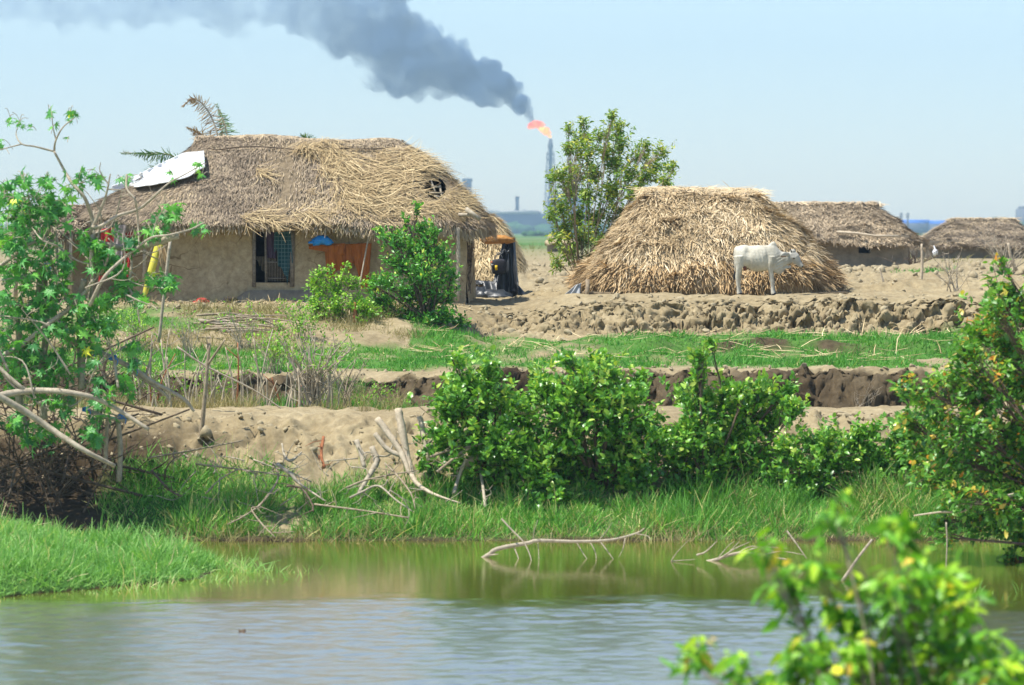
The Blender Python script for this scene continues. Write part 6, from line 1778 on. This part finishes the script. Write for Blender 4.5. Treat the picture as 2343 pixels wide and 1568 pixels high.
P = scatter(700, -2, 24, 82, 118, lambda x, y: np.clip(.4 + n2(x, y, 4, 3, 95), 0, 1)); clods('far_field_clods', P, np.exp(RNG.normal(-2.2, .4, len(P))), 1)
P = scatter(1400, -8, 9, 45.9, 48.6, lambda x, y: np.clip(.3 + n2(x, y, 1, 3, 96), 0, 1)); clods('bank_crumbs', P, np.exp(RNG.normal(-3.3, .5, len(P))), 2, .5)
P = scatter(300, -8, 12, 55.2, 56.2); clods('terrace_crumbs', P, np.exp(RNG.normal(-3.2, .45, len(P))), 2, .4)
P = scatter(500, -11, -1.5, 64.5, 67.2); clods('yard_crumbs', P, np.exp(RNG.normal(-3.3, .45, len(P))), 1)
# straw litter on the green terrace
P = scatter(420, -2, 12, 57, 63, lambda x, y: np.clip(n2(x, y, 1.5, 3, 97) * 2 - .2, 0, 1))
n = len(P); D = rdir(n); D[:, 2] *= .15; N = np.tile([[0, -.3, 1.]], (n, 1))
V, F = strips(P + [0, 0, .07], D, N, RNG.uniform(.2, .8, n), .018, .05, RNG.normal(0, .1, n))
tag(MB().add(V, F, np.repeat(RNG.uniform(.3, 1, n), 6)).build('straw_litter', M['straw']), kind='stuff')
# straw litter round the hut foot
P = scatter(700, -10, -1, 65.0, 67.2); n = len(P); D = rdir(n); D[:, 2] *= .15
V, F = strips(P + [0, 0, .02], D, np.tile([[0, -.3, 1.]], (n, 1)), RNG.uniform(.1, .5, n), .014, .02, RNG.normal(0, .05, n))
tag(MB().add(V, F, np.repeat(RNG.uniform(.2, 1, n), 6)).build('yard_litter', M['straw']), kind='stuff')

# ------------------------------------------------------------------ far plain: refinery, flare, smoke
YR = 2500.0
KR = YR / 1500.0
M['steel'] = plain('refinery_steel', (0.10, 0.11, 0.13), (0.18, 0.19, 0.21), 0.02, .7, 0)
M['plant_wall'] = plain('refinery_cladding', (0.06, 0.08, 0.12), (0.11, 0.13, 0.17), 0.03, .8, 0)
M['plant_light'] = plain('pale_cladding', (0.42, 0.40, 0.36), (0.55, 0.52, 0.47), 0.03, .8, 0)
M['blue_roof'] = plain('blue_roofing', (0.02, 0.14, 0.55), (0.04, 0.20, 0.68), 0.05, .6, 0)
M['far_leaf'] = plain('far_foliage', (0.02, 0.07, 0.025), (0.05, 0.13, 0.035), 0.3, .9, .5, .5)
def R_(u, v, Y=YR):
    return W(u, v, Y)
pxm = px(YR)
fs = thing('flare_stack', R_(1259, 535), 'tall slender flare stack burning at the top beyond the huts', 'flare stack')
q = MB().tube([R_(1259, 537), R_(1259, 470), R_(1259, 395), R_(1259, 345), R_(1259, 335), R_(1259, 318)], [2.1, 1.9, 1.7, 1.7, 2.6, 1.2], 10); q.build('stack', M['steel'], fs, smooth=True)
q = MB()
for (u0, u1, dy) in ((1242, 1251, -4), (1276, 1267, -4), (1246, 1252, 5), (1272, 1266, 5)):
    a = R_(u0, 537) + [0, dy, 0]; c_ = R_(u1, 352) + [0, dy * .6, 0]; q.tube([a, c_], .28, 4)
for k in range(11):
    t0 = k / 10; t1 = (k + 1) / 10
    def L_(t, s): return R_((1242 + 9 * t) if s else (1276 - 9 * t), 537 - 185 * t) + [0, -3, 0]
    q.tube([L_(t0, 0), L_(t0, 1)], .19, 4, cap=False)
    if k < 10:
        q.tube([L_(t0, 0), L_(t1, 1)], .14, 4, cap=False); q.tube([L_(t0, 1), L_(t1, 0)], .14, 4, cap=False)
q.build('lattice_frame', M['steel'], fs)
q = MB()
for v_ in (352, 366): q.box(R_(1259, v_), (7, 8, .8)); q.tube([R_(1250, v_ - 4), R_(1268, v_ - 4)], .3, 4)
q.build('platform', M['steel'], fs)

def emis(name, c1, c2, s1, s2):
    m = bpy.data.materials.new(name); m.use_nodes = True; nt = m.node_tree
    nt.nodes.remove(nt.nodes['Principled BSDF'])
    e = nt.nodes.new('ShaderNodeEmission')
    f = noise_node(nt, .13, 4, .6)
    c = ramp(nt, f, [(0.42, c1), (0.58, c2)])
    nt.links.new(c, e.inputs[0]); e.inputs[1].default_value = s1
    nt.links.new(e.outputs[0], nt.nodes['Material Output'].inputs[0])
    return m
fl = thing('flame', R_(1258, 316), 'orange flame blown sideways from the top of the flare stack', 'flame')
q = MB()
for (u, v, r) in ((1257, 312, 3.4), (1252, 305, 6), (1246, 299, 7.5), (1239, 295, 7)):
    V0, F0 = ico(3); q.add(V0 * r * pxm * np.array([1.2, 1, .9]) * (1 + .5 * fbm(V0 * 1.8 + u, 3, 4)[:, None]) + R_(u, v), F0)
q.build('flame_core', emis('yellow_flame', (1.0, .20, .02), (1.0, .50, .10), 2.0, 1), fl, smooth=True)
q = MB()
for (u, v, r) in ((1234, 286, 9), (1226, 284, 9), (1218, 288, 7), (1212, 291, 5)):
    V0, F0 = ico(3); q.add(V0 * r * pxm * np.array([1.2, 1, .85]) * (1 + .55 * fbm(V0 * 1.8 + u, 3, 4)[:, None]) + R_(u, v), F0)
q.build('flame_tail', emis('red_flame', (.75, .05, .01), (1.0, .20, .05), 1.7, 1), fl, smooth=True)

def smoke_plume():
    puffs = [(1224, 285, 7), (1218, 279, 10), (1214, 272, 13), (1203, 258, 18), (1207, 245, 13), (1188, 240, 26), (1165, 222, 32), (1180, 212, 20), (1145, 205, 40), (1150, 185, 24), (1118, 190, 44), (1085, 185, 48), (1095, 205, 38), (1050, 170, 55), (1060, 150, 34), (1012, 165, 58), (1035, 110, 30), (1000, 115, 46), (970, 160, 62), (960, 100, 60), (930, 150, 64), (925, 70, 44), (900, 110, 70), (870, 130, 62), (880, 60, 60), (840, 90, 68), (830, 40, 64), (800, 70, 64), (780, 20, 66), (750, 50, 62), (720, 10, 68), (690, 40, 52), (650, 10, 62), (610, 30, 48), (560, 10, 64), (530, 40, 46), (490, 15, 56), (440, 0, 56), (400, 20, 44), (350, 5, 56), (310, 30, 46), (260, 15, 56), (220, 40, 44), (170, 20, 52), (130, 40, 40), (80, 15, 46), (40, 5, 40), (-20, 10, 44), (890, 10, 50), (700, -40, 80), (500, -40, 80), (300, -40, 70), (100, -30, 60), (900, -40, 60), (1060, 95, 16), (940, 45, 26)]
    mb = MB()
    for (u, v, r) in puffs:
        c_ = R_(u, v) + np.array([0, RNG.normal(0, .35) * r * pxm, 0])
        V0, F0 = ico(2)
        mb.add(V0 * r * pxm * .86 + c_, F0)
        for _ in range(9):
            d = rdir(1)[0]; rr = r * RNG.uniform(.28, .5)
            mb.add(V0 * rr * pxm + c_ + d * (r * .82) * pxm, F0)
    m = bpy.data.materials.new('soot_smoke'); m.use_nodes = True; nt = m.node_tree
    nt.nodes.remove(nt.nodes['Principled BSDF'])
    pv = nt.nodes.new('ShaderNodeVolumePrincipled')
    pv.inputs['Color'].default_value = (.18, .32, .58, 1)
    tc = nt.nodes.new('ShaderNodeTexCoord'); sx = nt.nodes.new('ShaderNodeSeparateXYZ'); nt.links.new(tc.outputs['Object'], sx.inputs[0])
    x_r, x_l = R_(1215, 100)[0], R_(0, 100)[0]
    mr = nt.nodes.new('ShaderNodeMapRange'); mr.inputs['From Min'].default_value = x_l; mr.inputs['From Max'].default_value = x_r
    nt.links.new(sx.outputs[0], mr.inputs['Value'])
    rp = ramp(nt, mr.outputs[0], [(0.0, (.012,) * 3), (0.25, (.016,) * 3), (.45, (.020,) * 3), (.62, (.038,) * 3), (.8, (.085,) * 3), (1.0, (.28,) * 3)])
    n1 = noise_node(nt, .027, 6, .66)
    cr = ramp(nt, n1, [(.36, (.12,) * 3), (.60, (1.25,) * 3)])
    mu = nt.nodes.new('ShaderNodeMath'); mu.operation = 'MULTIPLY'
    nt.links.new(rp, mu.inputs[0]); nt.links.new(cr, mu.inputs[1]); nt.links.new(mu.outputs[0], pv.inputs['Density'])
    nt.links.new(pv.outputs[0], nt.nodes['Material Output'].inputs['Volume'])
    m.cycles.volume_step_rate = 1.0
    o = mb.build('smoke', m, smooth=True)
    rm = o.modifiers.new('merge', 'REMESH'); rm.mode = 'VOXEL'; rm.voxel_size = 2.0
    bpy.context.view_layer.update()
    me = bpy.data.meshes.new_from_object(o.evaluated_get(bpy.context.evaluated_depsgraph_get()))
    o.modifiers.clear(); o.data = me
    n = len(me.vertices)
    co = np.empty(n * 3); me.vertices.foreach_get('co', co); co = co.reshape(-1, 3)
    no = np.empty(n * 3); me.vertices.foreach_get('normal', no); no = no.reshape(-1, 3)
    co = co + no * (4.3 * fbm(co * .06, 3, 5) + 1.9 * fbm(co * .18, 3, 6))[:, None]
    me.vertices.foreach_set('co', co.ravel()); me.update()
    rm = o.modifiers.new('merge', 'REMESH'); rm.mode = 'VOXEL'; rm.voxel_size = 1.8
    bpy.context.view_layer.update()
    me = bpy.data.meshes.new_from_object(o.evaluated_get(bpy.context.evaluated_depsgraph_get()))
    o.modifiers.clear(); o.data = me
    # only the outer skin: drop the closed pockets that the merging leaves inside the plume
    import bmesh
    bm = bmesh.new(); bm.from_mesh(me); bm.verts.ensure_lookup_table()
    seen, best = set(), []
    for v0 in bm.verts:
        if v0.index in seen:
            continue
        stack, isl = [v0], []
        seen.add(v0.index)
        while stack:
            q_ = stack.pop(); isl.append(q_)
            for e_ in q_.link_edges:
                w_ = e_.other_vert(q_)
                if w_.index not in seen:
                    seen.add(w_.index); stack.append(w_)
        if len(isl) > len(best):
            best = isl
    keep_ = set(v.index for v in best)
    bmesh.ops.delete(bm, geom=[v for v in bm.verts if v.index not in keep_], context='VERTS')
    bm.to_mesh(me); bm.free(); me.update()
    tag(o, kind='stuff')
smoke_plume()

def building(name, parts, label, cat, Y=YR):
    u0 = sum(p_[0] + p_[1] for p_ in parts) / (2 * len(parts))
    root = thing(name, R_(u0, 537, Y), label, cat)
    for (a, b_, t, bo, mat, nm) in parts:
        P0, P1 = R_(a, bo, Y), R_(b_, t, Y)
        q = MB()
        q.box(((P0[0] + P1[0]) / 2, Y + 6, (P0[2] + P1[2]) / 2), (P1[0] - P0[0], 16 + .5 * len(nm), P1[2] - P0[2]))
        if nm == 'hall':     # a row of pipes, tanks and vents along the roof
            for k in range(max(6, int((b_ - a) / 3.5))):
                uu = RNG.uniform(a + 2, b_ - 2); hh = RNG.uniform(2, 9)
                q.tube([R_(uu, t + 1, Y), R_(uu, t - hh, Y)], RNG.uniform(.4, 1.5), 6)
        q.build(nm, mat, root)
    return root
building('refinery_hall', [(1080, 1262, 489, 541, M['plant_wall'], 'hall'), (1078, 1232, 482, 489.6, M['plant_light'], 'roof_edge'), (1238, 1246, 505, 530, M['plant_light'], 'duct'), (1203, 1212, 516, 524, M['plant_light'], 'vent_house'), (1185, 1197, 522, 529, M['plant_light'], 'annex')], 'long blue-grey refinery hall with a pale roof edge, seen between the huts', 'factory')
building('refinery_block', [(1252, 1350, 449, 541, M['plant_wall'], 'block'), (1274, 1284, 440, 449.6, M['steel'], 'upper_block'), (1253, 1262, 478, 541, M['plant_light'], 'pale_bay')], 'tall blocky refinery structure at the foot of the flare stack', 'factory', YR + 30)
building('refinery_tower', [(1059, 1078, 412, 541, M['steel'], 'shaft'), (1057, 1080, 409, 416, M['steel'], 'cap')], 'grey tower just above the right slope of the large hut roof', 'tower', YR + 20)
building('chimney', [(1179, 1187, 452, 485, M['steel'], 'shaft'), (1178, 1188, 450, 454, M['steel'], 'rim')], 'short square chimney on the refinery hall roof', 'chimney', YR + 14)
building('chimney', [(1288, 1294, 420, 470, M['steel'], 'shaft'), (1287, 1295, 424, 427, M['steel'], 'rim')], 'thin dark chimney right of the flare stack, half hidden by the olive tree', 'chimney', YR + 25)
building('distant_tower', [(2330, 2352, 478, 541, M['steel'], 'shaft'), (2336, 2346, 472, 480, M['steel'], 'cap')], 'hazy blue tower at the far right edge of the horizon', 'tower', 2300)
building('blue_shed', [(2060, 2122, 511, 541, M['plant_wall'], 'shed_wall'), (2058, 2124, 503, 522, M['blue_roof'], 'roof')], 'bright blue roofed shed on the horizon between the two far huts', 'shed', 2000)
building('blue_shed', [(2118, 2185, 513, 541, M['plant_wall'], 'shed_wall'), (2120, 2190, 505, 521, M['blue_roof'], 'roof')], 'paler blue shed roof partly hidden by the farthest hut', 'shed', 2060)
for u_, lab in ((2061, 'left one of the two power poles on the hazy horizon'), (2076, 'right one of the two power poles on the hazy horizon')):
    q = MB().tube([R_(u_, 541, 1500), R_(u_, 487, 1500)], .5, 6)
    for v_ in (491, 496): q.tube([R_(u_ - 4, v_, 1500), R_(u_ + 4, v_, 1500)], .3, 5)
    tag(q.build('power_pole', M['steel'], loc=R_(u_, 541, 1500)), lab, 'power pole', 'power poles on the horizon')
# far tree belts
def belt(name, u0, u1, Y, h, n):
    mb = MB(); V0, F0 = ico(2)
    for _ in range(n):
        u = RNG.uniform(u0, u1); r = h * RNG.uniform(.35, .75)
        c_ = np.array([(u - CU) / FPX * Y, Y + RNG.uniform(-20, 20), float(height(np.array([0.]), np.array([Y]))[0]) + r * RNG.uniform(.3, .9)])
        mb.add(V0 * r * np.array([1.5, 1, 1]) * (1 + .45 * fbm(V0 * 1.7 + u, 3, 9)[:, None]) + c_, F0)
    tag(mb.build(name, M['far_leaf']), kind='stuff')
belt('treeline', -200, 2600, 2250, 7.0, 420)
belt('near_treeline', 900, 2600, 1100, 1.7, 160)
for u_, h_, lab in ((2205, 40, 'pale rounded far tree just left of the middle of the farthest hut roof'), (2255, 38, 'far tree above the middle of the farthest hut roof'), (2295, 44, 'far tree above the right end of the farthest hut ridge')):
    Yt = 1700; b0 = R_(u_, 541, Yt); r_ = h_ * px(Yt) * .5
    root = thing('far_tree', b0, lab, 'tree')
    MB().tube([b0, b0 + [0, 0, r_ * 1.1]], [.35, .2], 6).build('trunk', M['bark'], root)
    mb = MB(); V0, F0 = ico(2)
    for _ in range(7):
        mb.add(V0 * r_ * RNG.uniform(.3, .5) * (1 + .5 * fbm(V0 * 2 + u_, 3, 3)[:, None]) + b0 + [RNG.normal(0, r_ * .35), 0, r_ * RNG.uniform(.9, 1.7)], F0)
    mb.build('crown', M['far_leaf'], root)
# little distant hut seen under the olive tree, and scrub on the plain
q = MB()
Rz = Roof(xat(1258, 200), xat(1290, 200), 201, ztop(541, 200), xat(1246, 200), xat(1330, 200), 198.5, 203.5, ztop(556, 199), wob=.1, rr=.2, seed=4)
hz = thing('small_hut', G(1275, 200), 'tiny thatched hut far off at the foot of the olive tree', 'hut')
V, F = Rz.shell(n=90, mrow=10, thick=.15); q.add(V, F); q.build('roof', M['mud'], hz)
q = MB(); q.box((xat(1285, 200), 201, ztop(560, 200)), (2.0, 3, 1.0)); q.build('wall', M['mud_dark'], hz)
P = scatter(5000, -30, 45, 125, 330, lambda x, y: np.clip(.3 + n2(x, y, 14, 3, 98), 0, 1))
blades('plain_scrub', P, .28, .05, M['grass_dry'], lean=.6, tint=(.15, .2))

# ------------------------------------------------------------------ haze
hb = MB()
z0, z1 = -3.0, 265.0
hx = 1060.0
V = np.array([[x, y, z] for z in (z0, z1) for (x, y) in ((-hx, -30), (hx, -30), (hx, 4050), (-hx, 4050))])
hb.add(V, [[0, 3, 2, 1], [4, 5, 6, 7], [0, 1, 5, 4], [1, 2, 6, 5], [2, 3, 7, 6], [3, 0, 4, 7]])
m = bpy.data.materials.new('haze_air'); m.use_nodes = True; nt = m.node_tree
nt.nodes.remove(nt.nodes['Principled BSDF'])
pv = nt.nodes.new('ShaderNodeVolumePrincipled')
pv.inputs['Color'].default_value = (.50, .73, .91, 1)
pv.inputs['Density'].default_value = 0.00027
nt.links.new(pv.outputs[0], nt.nodes['Material Output'].inputs['Volume'])
tag(hb.build('haze', m), kind='stuff')
